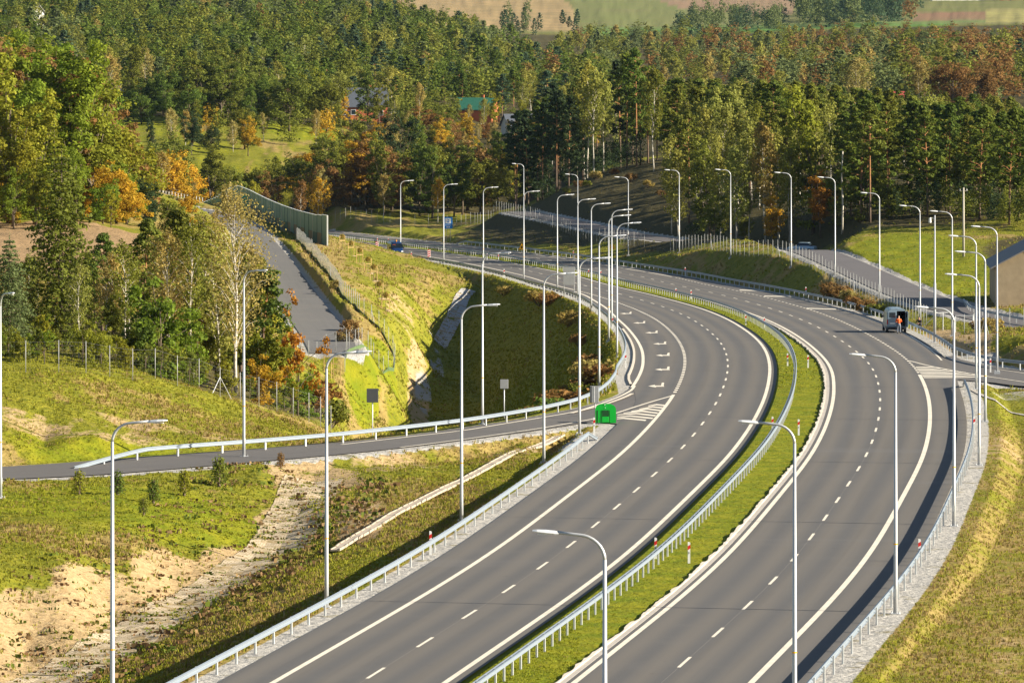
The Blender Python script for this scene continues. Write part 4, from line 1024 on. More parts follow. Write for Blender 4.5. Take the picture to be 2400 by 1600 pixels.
# ------------------------------------------------------------------ vehicles
M_TYRE = plain('tyre_rubber', (.02, .02, .02), .8); M_RIM = plain('wheel_rim', (.4, .4, .42), .4, .5)
M_GLASS = plain('dark_glass', (.02, .03, .04), .08, 0, .05, 2, .8)
M_TAIL = plain('tail_lamp', (.45, .01, .01), .3); M_HEAD = plain('headlamp', (.85, .86, .88), .15); M_PLATE = plain('number_plate', (.75, .75, .72), .5)
M_INT = plain('dark_interior', (.012, .012, .014), .8); M_ORANGE = plain('hi_vis_orange', (.85, .12, .01), .7); M_AMBER = plain('amber_beacon', (.8, .3, .02), .3)
def van(label, x, y, z, rz, paint, rear_open, beacon=False, name='van'):
    """origin under the middle of the rear bumper, nose along +y"""
    r = thing(name, label, 'van', (x, y, z), rz)
    half = [(.93, .30), (.99, .55), (1.0, 1.0), (.97, 1.45), (.90, 2.0), (.80, 2.24), (.55, 2.36), (0, 2.39)]
    def section(yy, top, nar):
        out = []
        for w_, h_ in half: out.append((w_ * nar, yy, .30 + (h_ - .30) * (top - .30) / 2.09))
        return out + [(-q[0], q[1], q[2]) for q in out[-2::-1]]
    secs = [section(0.0, 2.34, .985), section(.08, 2.39, 1), section(3.5, 2.39, 1), section(4.05, 2.18, .985), section(4.75, 1.36, .97), section(5.25, 1.12, .93), section(5.42, .92, .86)]
    n = len(secs[0]); a = MB()
    vs = [q for s_ in secs for q in s_]
    fs = [(i * n + k, i * n + k + 1, (i + 1) * n + k + 1, (i + 1) * n + k) for i in range(len(secs) - 1) for k in range(n - 1)]
    fs += [(i * n + n - 1, i * n, (i + 1) * n, (i + 1) * n + n - 1) for i in range(len(secs) - 1)]
    fs.append(tuple((len(secs) - 1) * n + k for k in range(n)))
    if not rear_open: fs.append(tuple(range(n - 1, -1, -1)))
    a.add(vs, fs); body = a.build('body', paint, r, smooth=False)
    if rear_open:
        a = MB(); W_, H_ = .86, 2.12
        a.add([(-W_, .04, .62), (W_, .04, .62), (W_, .04, H_), (-W_, .04, H_), (-W_, 3.0, .62), (W_, 3.0, .62), (W_, 3.0, H_), (-W_, 3.0, H_)], [(0, 1, 5, 4), (1, 2, 6, 5), (2, 3, 7, 6), (3, 0, 4, 7), (4, 5, 6, 7)])
        a.build('cargo_hold', M_INT, r)
        a = MB(); a.box((0, .02, 2.22), (1.5, .06, .2)); a.box((0, .02, .55), (1.8, .06, .16)); a.box((-.91, .02, 1.3), (.12, .06, 1.4)); a.box((.91, .02, 1.3), (.12, .06, 1.4)); a.build('rear_frame', paint, r)
        def door(nm):
            d = MB(); d.box((.43, 0, 1.36), (.86, .06, 1.56), bevel=.02); o = d.build(nm, paint, r)
            d = MB(); d.box((.43, -.034, 1.74), (.6, .012, .5), bevel=.004); d.build('window', M_GLASS, o)
            return o
        o = door('rear_door'); o.location = (-.88, -.01, 0)
        d = MB(); d.box((.43, -.04, .92), (.5, .014, .12)); d.build('number_plate', M_PLATE, o)
        d = MB(); d.box((.8, -.05, 1.25), (.05, .04, .16)); d.build('handle', M_DARK, o)
        o = door('rear_door'); o.location = (.90, -.02, 0); o.rotation_euler = (0, 0, math.radians(-82))
        a = MB(); a.box((.3, 1.0, .8), (.8, .9, .35), .2); a.box((-.2, 1.6, .85), (.5, .6, .45)); a.build('tool_crates', M_DARK, r)
    a = MB(); a.box((0, -.06, .47), (1.86, .16, .2), bevel=.03); a.build('rear_bumper', M_DARK, r)
    a = MB(); a.box((0, 5.42, .46), (1.7, .16, .26), bevel=.04); a.build('front_bumper', M_DARK, r)
    for s_ in (-1, 1):
        a = MB(); a.box((s_ * .93, -.01, 1.05), (.1, .07, .46), bevel=.01); a.build('tail_light', M_TAIL, r)
        a = MB(); a.box((s_ * .66, 5.33, .86), (.34, .2, .2), bevel=.03); a.build('headlight', M_HEAD, r)
        a = MB(); a.box((s_ * 1.10, 4.15, 1.42), (.2, .1, .3), bevel=.03); a.build('wing_mirror', M_DARK, r)
        a = MB(); a.add([(s_ * 1.0, 3.35, 1.35), (s_ * .99, 4.35, 1.35), (s_ * .93, 3.95, 1.95), (s_ * .92, 3.35, 1.98)], [(0, 1, 2, 3)]); a.build('side_window', M_GLASS, r)
        for yy in (.95, 4.45):
            a = MB(); a.tube([(s_ * .78, yy, .34), (s_ * 1.0, yy, .34)], .34, 18); w_ = a.build('wheel', M_TYRE, r)
            a = MB(); a.tube([(s_ * .98, yy, .34), (s_ * 1.012, yy, .34)], .2, 12); a.build('rim', M_RIM, w_)
    a = MB(); a.add([(-.80, 4.16, 2.08), (.80, 4.16, 2.08), (.88, 4.74, 1.42), (-.88, 4.74, 1.42)], [(0, 1, 2, 3), (3, 2, 1, 0)]); a.build('windscreen', M_GLASS, r)
    a = MB(); a.box((0, 5.40, .78), (.8, .06, .16), bevel=.01); a.build('grille', M_DARK, r)
    if beacon:
        a = MB(); a.tube([(0, 3.6, 2.38), (0, 3.6, 2.62)], [.12, .09], 10); a.build('beacon', M_AMBER, r)
        a = MB(); a.box((.45, 4.30, 1.75), (.5, .05, .34)); a.build('windscreen_reflection', M_ORANGE, r)  # orange box standing in for a reflection in the windscreen
    return r
M_SILVER = plain('silver_paint', (.24, .32, .39), .3, .3, .03); M_NAVY = plain('navy_paint', (.008, .03, .10), .25, .1, .05)
X, Y = sight(2060, 764); van('silver white works van parked in the exit lane with its right rear door open', X, Y, float(road_z(Y)) + .005, math.radians(1.5), M_SILVER, True)
X, Y = sight(914, 589); TR_ = RT[((REF[:, 0] - X) ** 2 + (REF[:, 1] - Y) ** 2).argmin()]; h_ = math.atan2(-TR_[1], -TR_[0]) - math.pi / 2
X2, Y2 = X + TR_[0] * 5.4, Y + TR_[1] * 5.4
van('dark blue works van with an amber beacon facing the camera on the far left lane', X2, Y2, float(road_z(Y2)) + .005, h_ , M_NAVY, False, True)
# a car mostly hidden behind the fence
def car(label, x, y, z, rz, paint):
    r = thing('parked_car', label, 'car', (x, y, z), rz)
    a = MB(); secs = [(-2.0, .75, .45, .78), (-1.85, .84, .3, .95), (-.9, .87, .28, 1.0), (.9, .87, .28, .98), (1.8, .82, .3, .86), (2.05, .7, .42, .7)]
    vs = []
    for yy, w_, z0, z1 in secs: vs += [(-w_ * .9, yy, z0), (-w_, yy, (z0 + z1) / 2), (-w_ * .9, yy, z1), (w_ * .9, yy, z1), (w_, yy, (z0 + z1) / 2), (w_ * .9, yy, z0)]
    a.add(vs, [(i * 6 + k, i * 6 + (k + 1) % 6, i * 6 + 6 + (k + 1) % 6, i * 6 + 6 + k) for i in range(5) for k in range(6)] + [tuple(range(5, -1, -1)), tuple(range(30, 36))]); a.build('body', paint, r)
    a = MB(); a.add([(-.75, -1.5, .96), (.75, -1.5, .96), (.75, 1.0, .96), (-.75, 1.0, .96), (-.6, -1.0, 1.44), (.6, -1.0, 1.44), (.6, .35, 1.44), (-.6, .35, 1.44)], [(0, 1, 5, 4), (1, 2, 6, 5), (2, 3, 7, 6), (3, 0, 4, 7)]); a.build('windows', M_GLASS, r)
    a = MB(); a.box((0, -.33, 1.45), (1.22, 1.4, .05), bevel=.02); a.build('roof', paint, r)
    for s_ in (-1, 1):
        for yy in (-1.25, 1.3): a = MB(); a.tube([(s_ * .66, yy, .31), (s_ * .87, yy, .31)], .31, 14); a.build('wheel', M_TYRE, r)
X, Y = px(1843, 800), 800; car('pale blue car parked at the roadside behind the fence on the crest', X, Y, gz(X, Y) + .08, math.radians(70), plain('pale_blue_paint', (.42, .55, .66), .3, .2))

# ------------------------------------------------------------------ people
M_SKIN = plain('skin', (.52, .30, .20), .6); M_HAIR = plain('hair', (.05, .03, .02), .8); M_TROUS = plain('grey_trousers', (.17, .19, .23), .9); M_NAVYC = plain('dark_jacket', (.03, .022, .026), .9); M_BOOT = plain('boots', (.03, .025, .02), .8); M_REFL = plain('reflective_band', (.75, .75, .62), .4)
def skin_mesh(name, chains, mat, parent, sub=1):
    """chains: list of [(x,y,z,r),...]; chains that start at an existing joint are welded to it"""
    vs, es, rr = [], [], []; key = {}
    for ch in chains:
        prev = None
        for x, y, z, r_ in ch:
            k = (round(x, 3), round(y, 3), round(z, 3))
            if k not in key: key[k] = len(vs); vs.append((x, y, z)); rr.append(r_)
            i = key[k]
            if prev is not None and i != prev: es.append((prev, i))
            prev = i
    me = bpy.data.meshes.new(name); me.from_pydata(vs, es, []); me.materials.append(mat)
    o = link(name, me, parent); md = o.modifiers.new('skin', 'SKIN')
    if not me.skin_vertices: 
        bm = bmesh.new(); bm.from_mesh(me); bm.verts.layers.skin.verify(); bm.to_mesh(me); bm.free()
    for i, r_ in enumerate(rr): me.skin_vertices[0].data[i].radius = (r_, r_)
    me.skin_vertices[0].data[0].use_root = True
    md.use_smooth_shade = True
    s_ = o.modifiers.new('sub', 'SUBSURF'); s_.levels = sub; s_.render_levels = sub
    return o
def person(label, loc, rz, J, jacket, trousers, vest=None):
    r = thing('person', label, 'person', loc, rz)
    P, W_, S, H = J['pelvis'], J['waist'], J['chest'], J['head']
    neck = tuple(S[i] + (H[i] - S[i]) * .45 for i in range(3))
    c = [[(*P, .12), (*W_, .115), (*S, .13), (*neck, .055), (*H, .092), (H[0] + (H[0] - neck[0]) * .7, H[1] + (H[1] - neck[1]) * .7, H[2] + (H[2] - neck[2]) * .7, .075)]]
    leg = []; arm = []
    for s_ in (-1, 1):
        hp = (P[0] + s_ * .1, P[1], P[2] - .05); kn, an, to = J['knee'][s_], J['ankle'][s_], J['toe'][s_]
        leg.append([(*P, .12), (*hp, .095), (*kn, .06), (*an, .042), (*to, .035)])
        sh = (S[0] + s_ * .19, S[1], S[2] + .02); el_, wr = J['elbow'][s_], J['wrist'][s_]
        hand = tuple(wr[i] + (wr[i] - el_[i]) * .28 for i in range(3))
        ch = [(*S, .13), (*sh, .062), (*el_, .042), (*wr, .028), (*hand, .026)]; arm.append(ch)
    fingers = []
    for ch, s_ in zip(arm, (-1, 1)):
        h0 = Vector(ch[-1][:3]); d = (h0 - Vector(ch[-2][:3])).normalized(); sd_ = d.orthogonal().normalized()
        for k, (o_, ln) in enumerate([(-.03, .07), (-.01, .085), (.01, .08), (.03, .062)]):
            q1 = h0 + sd_ * o_ + d * ln * .5; q2 = h0 + sd_ * o_ * 1.1 + d * ln + Vector((0, 0, -.012)); fingers.append([(*h0, .026), (*q1, .01), (*q2, .008)])
        q = h0 - d * .05; fingers.append([(*h0, .026), (*(q + sd_ * -.045 + d * .03), .011), (*(q + sd_ * -.055 + d * .07), .009)])
    skin_mesh('body', c + leg + arm + fingers, M_SKIN, r)
    g = 1.16
    skin_mesh('trousers', [[(*W_, .13), (*P, .14)]] + [[(*P, .14)] + [(q[0], q[1], q[2], q[3] * 1.28) for q in l_[1:4]] for l_ in leg], trousers, r)
    skin_mesh('jacket', [[(*P, .145), (*W_, .14), (*S, .155), (neck[0] * .4 + S[0] * .6, neck[1] * .4 + S[1] * .6, neck[2] * .4 + S[2] * .6, .08)]] + [[(*S, .155)] + [(q[0], q[1], q[2], q[3] * 1.35) for q in l_[1:4]] for l_ in arm], jacket, r)
    if vest:
        skin_mesh('vest', [[(P[0], P[1], P[2] + .03, .152), (*W_, .152), (*S, .168), (S[0], S[1], S[2] + .07, .12)]], vest, r)
        skin_mesh('reflective_band', [[(W_[0], W_[1], W_[2] - .02, .158), (W_[0], W_[1], W_[2] + .03, .158)]], M_REFL, r)
    for l_ in leg:
        a_, t_ = l_[3], l_[4]; skin_mesh('boot', [[(a_[0], a_[1], a_[2] + .06, .055), (a_[0], a_[1], a_[2] - .02, .058), (t_[0], t_[1], t_[2], .045)]], M_BOOT, r)
    hd = Vector(H); up = (hd - Vector(neck)).normalized()
    skin_mesh('hair', [[(*(hd + up * .05), .097), (*(hd + up * .10), .085), (*(hd + up * .13), .04)]], M_HAIR, r)
    bk = J.get('face', (0, 1)); f = Vector((bk[0], bk[1], 0))
    a = MB(); sdv = Vector((-f.y, f.x, 0))
    for s_ in (-1, 1): q = hd + f * .088 + sdv * .033 * s_; a.tube([q, q + f * .012], .012, 6)
    a.build('eyes', M_BLACK, r)
    a = MB(); q = hd + f * .09 - up * .03; a.tube([q + up * .03, q + f * .025 - up * .01], [.012, .018], 6); q = hd + f * .085 - up * .065; a.tube([q - sdv * .025, q + sdv * .025], .009, 5); a.build('nose_and_mouth', M_SKIN, r)
    return r
X, Y = sight(2064.5, 766.5)
person('worker in an orange vest standing with back turned at the open van', (X, Y, float(road_z(Y)) + .01), 0,
       dict(pelvis=(0, 0, .92), waist=(0, .02, 1.08), chest=(0, .07, 1.38), head=(.01, .14, 1.65), knee={-1: (-.12, .03, .49), 1: (.13, .06, .49)}, ankle={-1: (-.13, -.04, .09), 1: (.15, .02, .09)}, toe={-1: (-.15, .12, .04), 1: (.18, .17, .04)},
            elbow={-1: (-.30, .12, 1.16), 1: (.29, .16, 1.16)}, wrist={-1: (-.2, .36, 1.15), 1: (.2, .4, 1.18)}, face=(0, 1)), M_ORANGE, M_TROUS, M_ORANGE)
X, Y = px(2114, 557), 557.0
person('worker in dark clothes crouching on the grass behind the guardrail, right of the van', (X, Y, gz(X, Y) + .02), math.radians(150),
       dict(pelvis=(0, 0, .38), waist=(0, .08, .52), chest=(0, .22, .78), head=(0, .34, 1.02), knee={-1: (-.18, .38, .50), 1: (.18, .36, .52)}, ankle={-1: (-.15, .12, .09), 1: (.16, .1, .09)}, toe={-1: (-.17, .28, .04), 1: (.18, .27, .04)},
            elbow={-1: (-.27, .36, .60), 1: (.27, .36, .6)}, wrist={-1: (-.12, .56, .52), 1: (.1, .58, .5)}, face=(0, 1)), M_NAVYC, plain('dark_trousers', (.05, .05, .055), .9))

# ------------------------------------------------------------------ buildings
M_PLASTER = plain('white_plaster', (.72, .69, .62), .9, var=.06, scale=.6); M_BRICK = plain('orange_brick', (.52, .15, .06), .85, var=.18, scale=2); M_SLATE = plain('slate_roof', (.085, .095, .115), .5, var=.15); M_GREENR = plain('green_roof', (.035, .15, .095), .5, var=.12); M_REDR = plain('red_roof', (.30, .05, .04), .6, var=.15); M_WINW = plain('window_white', (.8, .8, .78), .5)
M_BLUED = plain('dark_blue_wall', (.04, .07, .14), .7); M_BARN = plain('rough_render', (.40, .31, .20), .95, var=.3, scale=1.2, bump=.6)
def house(name, label, x, Y, w_, d_, h_, rh, wall, roof, rz=0, wins=((-.3, .55), (.3, .55)), door=None, chimney=None, over=.45, base=2.0, gable=False, dz=0.0):
    X = px(x, Y); z = gz(X, Y) + dz; r = thing(name, label, 'house' if 'house' in name or 'cottage' in name else 'building', (X, Y, z), rz)
    a = MB(); hw, hd = w_ / 2, d_ / 2
    if gable: # ridge runs along y, gable faces the viewer
        pr = [(-hw, -base), (hw, -base), (hw, h_), (0, h_ + rh), (-hw, h_)]
        a.add([(px_, -hd, z_) for px_, z_ in pr] + [(px_, hd, z_) for px_, z_ in pr], [(0, 1, 2, 3, 4), (9, 8, 7, 6, 5), (0, 5, 6, 1), (1, 6, 7, 2), (4, 9, 5, 0)])
    else:
        pr = [(-hd, -base), (hd, -base), (hd, h_), (0, h_ + rh), (-hd, h_)]
        a.add([(-hw, py, z_) for py, z_ in pr] + [(hw, py, z_) for py, z_ in pr], [(4, 3, 2, 1, 0), (5, 6, 7, 8, 9), (1, 6, 5, 0)[::-1], (2, 7, 6, 1)[::-1], (0, 5, 9, 4)])
    a.build('wall', wall, r)
    a = MB(); t_ = .14
    if gable: e = (hw + over) / hw; sl = [(-hw * e, h_ - rh * (e - 1)), (0, h_ + rh), (hw * e, h_ - rh * (e - 1))]; y0, y1 = -hd - over, hd + over; mk = lambda u, v_, z_: (u, v_, z_)
    else: e = (hd + over) / hd; sl = [(-hd * e, h_ - rh * (e - 1)), (0, h_ + rh), (hd * e, h_ - rh * (e - 1))]; y0, y1 = -hw - over, hw + over; mk = lambda u, v_, z_: (v_, u, z_)
    top = [(u, z_ + t_ + .03) for u, z_ in sl]; bot = [(u, z_ + .03) for u, z_ in sl]; ring = top + bot[::-1]; n = len(ring)
    a.add([mk(u, y0, z_) for u, z_ in ring] + [mk(u, y1, z_) for u, z_ in ring], [(i, (i + 1) % n, n + (i + 1) % n, n + i) for i in range(n)] + [(0, 5, 4, 1), (1, 4, 3, 2), (6, 7, 10, 11), (7, 8, 9, 10)])
    ro_ = a.build('roof', roof, r)
    if chimney: a = MB(); a.box((chimney, .6, h_ + rh + .2), (.6, .6, 1.4)); a.build('chimney', M_BRICK, ro_)
    for u, v_ in wins:
        a = MB(); a.box((u * w_, -hd - .03, v_ * h_), (1.35, .08, 1.5)); f_ = a.build('window', M_WINW, r)
        a = MB(); a.box((u * w_, -hd - .08, v_ * h_), (1.05, .03, 1.2)); a.build('pane', M_GLASS, f_)
    if door is not None: a = MB(); a.box((door * w_, -hd - .04, 1.05), (1.2, .08, 2.1)); a.build('door', M_DARK, r)
    return r
house('brick_house', 'orange brick house with a dark slate roof half hidden by a tree', 834, 1480, 12.6, 9, 3.4, 4.6, M_BRICK, M_SLATE, math.radians(4), ((-.42, .5), (-.22, .5), (.36, .45)), -.33, 2.0, dz=.6)
house('green_roofed_house', 'house with a green sheet roof behind yellowing trees', 1096, 1500, 10.5, 8, 2.6, 3.0, M_BRICK, M_GREENR, math.radians(-16), ((.3, .55),), None, 1.5, dz=.6)
house('cottage', 'small pale cottage glimpsed between trees right of the green-roofed house', 1190, 1400, 7, 6, 2.6, 2.6, M_PLASTER, M_SLATE, math.radians(20), ((0, .55),), .3, dz=.6)
house('blue_cottage', 'dark blue cottage behind a birch at the upper left meadow', 256, 1440, 6.5, 6, 3.0, 3.4, M_BLUED, M_SLATE, math.radians(-12), ((-.2, .5),), .25, dz=.3)
house('white_house', 'tiny white house among trees near the upper left corner', 82, 2100, 5, 5, 4.2, 3.0, M_PLASTER, M_PLASTER, math.radians(25), ((0, .6),), None, gable=True, dz=3)
house('red_roofed_cabin', 'tiny cabin with a red roof among trees on the right', 2061, 1425, 3.0, 4, 2.2, 1.5, M_PLASTER, M_REDR, .2, ((0, .5),), None, dz=1.6)
house('white_farmhouse', 'long white farm building on the far fields at the upper right', 2212, 3990, 46, 12, 4.5, 3.4, M_PLASTER, M_PLASTER, .04, ((-.3, .55), (-.1, .55), (.1, .55), (.3, .55)), None, dz=-.5)
house('red_barn', 'small red barn beside the white farm building at the upper right', 2318, 3980, 13, 10, 4.5, 3.5, M_REDR, M_REDR, .1, (), 0.0, dz=-.5)
house('barn', 'rough rendered barn gable with a steep grey roof cut by the right photo edge', 2411, 603, 12.4, 20, 4.1, 3.3, M_BARN, plain('barn_roof', (.21, .2, .2), .7, var=.2), math.radians(-3), (), None, None, .6, 2.0, True)

# ------------------------------------------------------------------ drainage works
def drape(name, label, cat, P, w_, mat, lift=.06, kind=None, seg=1.0):
    P = smooth_line(P, 1.5, step=seg); T = tangents(P); n = np.c_[T[:, 1], -T[:, 0]]
    cols = np.linspace(-w_ / 2, w_ / 2, 5); G = np.stack([P + n * c_ for c_ in cols], 1); Z = ground(G[..., 0].ravel(), G[..., 1].ravel()).reshape(G.shape[:2]) + lift
    v = [(G[i, j, 0], G[i, j, 1], Z[i, j]) for i in range(len(P)) for j in range(5)]
    f = [(i * 5 + j, i * 5 + j + 1, i * 5 + j + 6, i * 5 + j + 5) for i in range(len(P) - 1) for j in range(4)]
    me = bpy.data.meshes.new(name); me.from_pydata(v, [], f); me.materials.append(mat)
    uvl = me.uv_layers.new(name='UVMap'); uvl.data.foreach_set('uv', [c_ for i in range(len(P) - 1) for j in range(4) for q in ((i, j), (i, j + 1), (i + 1, j + 1), (i + 1, j)) for c_ in (cols[q[1]] + w_ / 2, q[0] * seg)]); me.update()
    o = link(name, me); tag(o, label, cat, kind=kind); return o
def slab_mat(name, a_, b_, sx, sy, dirt):
    m, nt, out = new_mat(name); p = N(nt, 'ShaderNodeBsdfPrincipled', Roughness=.9); p.inputs['Specular IOR Level'].default_value = .15
    uv = N(nt, 'ShaderNodeUVMap', uv_map='UVMap'); br = N(nt, 'ShaderNodeTexBrick', offset=.5)
    L(nt, uv.outputs[0], br.inputs['Vector']); br.inputs['Scale'].default_value = 1; br.inputs['Brick Width'].default_value = sx; br.inputs['Row Height'].default_value = sy; br.inputs['Mortar Size'].default_value = .035
    br.inputs['Color1'].default_value = c4(a_); br.inputs['Color2'].default_value = c4(b_); br.inputs['Mortar'].default_value = (.34, .27, .17, 1)
    geo = N(nt, 'ShaderNodeNewGeometry'); f1 = noise(nt, geo.outputs['Position'], .9, 5, .65); f2 = noise(nt, geo.outputs['Position'], 3.5, 4, .7)
    c = mix_col(nt, ramp(nt, f1, .5, .62), br.outputs['Color'], (.33, .24, .12)); c = mix_col(nt, math_node(nt, 'MULTIPLY', ramp(nt, f2, .52, .66), dirt), c, (.15, .12, .04))
    L(nt, c, p.inputs['Base Color']); L(nt, p.outputs[0], out.inputs[0]); return m
drape('slab_channel', 'wide drainage channel paved with pale concrete slabs and weeds in the foreground ditch', 'drain', tp((722, 343), (690, 328), (640, 312), (520, 297), (400, 285), (250, 270), (100, 257), (-60, 246)), 3.6, slab_mat('slabs', (.60, .49, .35), (.53, .43, .30), .3, .2, 1.0), .035)
drape('concrete_chute', 'concrete chute running down the shaded embankment at the head of the hollow', 'drain', tp((1078, 748), (1060, 735), (1040, 718), (1010, 699), (1003, 690)), 1.9, slab_mat('chute', (.42, .42, .42), (.36, .36, .37), 1.9, .8, .2), .1)
r = thing('slab_gutter', 'narrow gutter of pale concrete slabs behind the foreground guardrail', 'drain', (px(1000, 330), 330, gz(px(1000, 330), 330)))
o = r.location.copy(); P = smooth_line(tp((1285, 377), (1245, 368), (1150, 352), (1080, 341), (1000, 330), (900, 317), (800, 304), (775, 300)), 2, step=1.55); T = tangents(P)
sl = MB(); sl.box((0, 0, 0), (1.47, .56, .1), bevel=.015); sl.box((0, -.235, .05), (1.47, .07, .08)); sl.box((0, .235, .05), (1.47, .07, .08)); SLAB = sl.mesh('slab', plain('gutter_slab', (.42, .35, .27), .9, var=.25, scale=1.5)); PZ = np.convolve(np.pad(ground(P[:, 0], P[:, 1]), 6, 'edge'), np.ones(13) / 13, 'valid')
for i in range(len(P)):
    x, y = P[i]; q = link('slab', SLAB, r, (x - o[0], y - o[1], PZ[i] + .2 - o[2]), (rnd.uniform(-.06, .06), math.atan2(PZ[max(i - 1, 0)] - PZ[min(i + 1, len(P) - 1)], 3.1) , math.atan2(T[i, 1], T[i, 0]) + rnd.uniform(-.04, .04)))
drape('concrete_gutter', 'thin concrete gutter running down to the right photo edge below the exit ramp', 'drain', tp((2225, 432), (2260, 420), (2300, 412), (2352, 405), (2420, 398)), .36, M_CONC, .05)
# ------------------------------------------------------------------ foliage materials
def foliage_mat(name, use_tint=False, sheen=.42):
    m, nt, out = new_mat(name)
    p = N(nt, 'ShaderNodeBsdfPrincipled', Roughness=.7); p.inputs['Specular IOR Level'].default_value = .15
    at = N(nt, 'ShaderNodeAttribute', attribute_name='leaf_var')
    if use_tint: src = N(nt, 'ShaderNodeAttribute', attribute_name='tint').outputs['Color']
    else: src = N(nt, 'ShaderNodeObjectInfo').outputs['Color']
    hs = N(nt, 'ShaderNodeHueSaturation'); L(nt, src, hs.inputs['Color'])
    v = N(nt, 'ShaderNodeMapRange'); L(nt, at.outputs['Fac'], v.inputs['Value']); v.inputs['To Min'].default_value = .7; v.inputs['To Max'].default_value = 1.35
    L(nt, v.outputs[0], hs.inputs['Value'])
    h = N(nt, 'ShaderNodeMapRange'); L(nt, at.outputs['Fac'], h.inputs['Value']); h.inputs['To Min'].default_value = 0.507; h.inputs['To Max'].default_value = .495
    L(nt, h.outputs[0], hs.inputs['Hue'])
    L(nt, hs.outputs[0], p.inputs['Base Color'])
    t = N(nt, 'ShaderNodeBsdfTranslucent'); L(nt, hs.outputs[0], t.inputs['Color'])
    mx = N(nt, 'ShaderNodeMixShader', Fac=sheen); L(nt, p.outputs[0], mx.inputs[1]); L(nt, t.outputs[0], mx.inputs[2])
    L(nt, mx.outputs[0], out.inputs[0]); return m
M_LEAF = foliage_mat('foliage'); M_LEAFT = foliage_mat('foliage_mass', True); M_GRASS = foliage_mat('grass_blades', True, .2)
def bark_mat(name, lo, hi, z0, z1, spots=None):
    m, nt, out = new_mat(name); p = N(nt, 'ShaderNodeBsdfPrincipled', Roughness=.9); p.inputs['Specular IOR Level'].default_value = .1
    tc = N(nt, 'ShaderNodeTexCoord'); sx = N(nt, 'ShaderNodeSeparateXYZ'); L(nt, tc.outputs['Object'], sx.inputs[0])
    f = noise(nt, tc.outputs['Object'], 3, 4, .7)
    c = mix_col(nt, ramp(nt, sx.outputs[2], z0, z1), lo, hi)
    c = mix_col(nt, ramp(nt, f, .45, .75), c, spots or tuple(k * .6 for k in lo))
    L(nt, c, p.inputs['Base Color']); L(nt, p.outputs[0], out.inputs[0]); return m
M_BPINE = bark_mat('pine_bark', (.16, .115, .085), (.40, .19, .08), 4, 9)
M_BBIRCH = bark_mat('birch_bark', (.46, .42, .35), (.56, .51, .42), 0, 3, (.16, .13, .11))
M_BOAK = bark_mat('brown_bark', (.13, .10, .07), (.17, .135, .095), 0, 8)

# ------------------------------------------------------------------ tree prototypes
class Tree:
    def __init__(s, seed): s.r = np.random.RandomState(seed); s.c = []; s.nrm = []; s.sz = []; s.var = []; s.t = MB()
    def clump(s, c, rad, n, size, up=.35, var=None):
        r = s.r; d = r.normal(size=(n, 3)); d /= np.linalg.norm(d, axis=1)[:, None]
        k = r.uniform(.35, 1, n) ** .6; q = np.asarray(c) + d * k[:, None] * np.asarray(rad)
        nn = d * .9 + r.normal(size=(n, 3)) * .55 + np.array([0, 0, up])
        s.c.append(q); s.nrm.append(nn); s.sz.append(size * r.uniform(.6, 1.35, n))
        v = (r.uniform(.25, .75) if var is None else var); s.var.append(np.clip(v + r.normal(size=n) * .14, 0, 1))
    def limb(s, p0, p1, r0, r1, sag=0.0, n=4, seg=3):
        p0, p1 = np.array(p0, float), np.array(p1, float); pts = []
        for i in range(seg + 1):
            u = i / seg; q = p0 + (p1 - p0) * u; q[2] += sag * math.sin(math.pi * u); pts.append(tuple(q))
        s.t.tube(pts, [r0 + (r1 - r0) * i / seg for i in range(seg + 1)], n, cap=False)
    def meshes(s, kind, bark):
        q = np.concatenate(s.c); nn = np.concatenate(s.nrm); sz = np.concatenate(s.sz); va = np.concatenate(s.var)
        nn /= np.linalg.norm(nn, axis=1)[:, None] + 1e-9
        a = s.r.normal(size=nn.shape); u = np.cross(nn, a); u /= np.linalg.norm(u, axis=1)[:, None] + 1e-9; w = np.cross(nn, u)
        h = (sz * .5)[:, None]; asp = s.r.uniform(.55, 1.0, len(sz))[:, None]
        V = np.stack([q - u * h - w * h * asp, q + u * h * .75 - w * h * asp, q + u * h + w * h * asp, q - u * h * .8 + w * h * asp], 1)
        s.V, s.va = V, va
        return quad_mesh('crown', V, M_LEAF, va), s.t.mesh('trunk', bark, True)

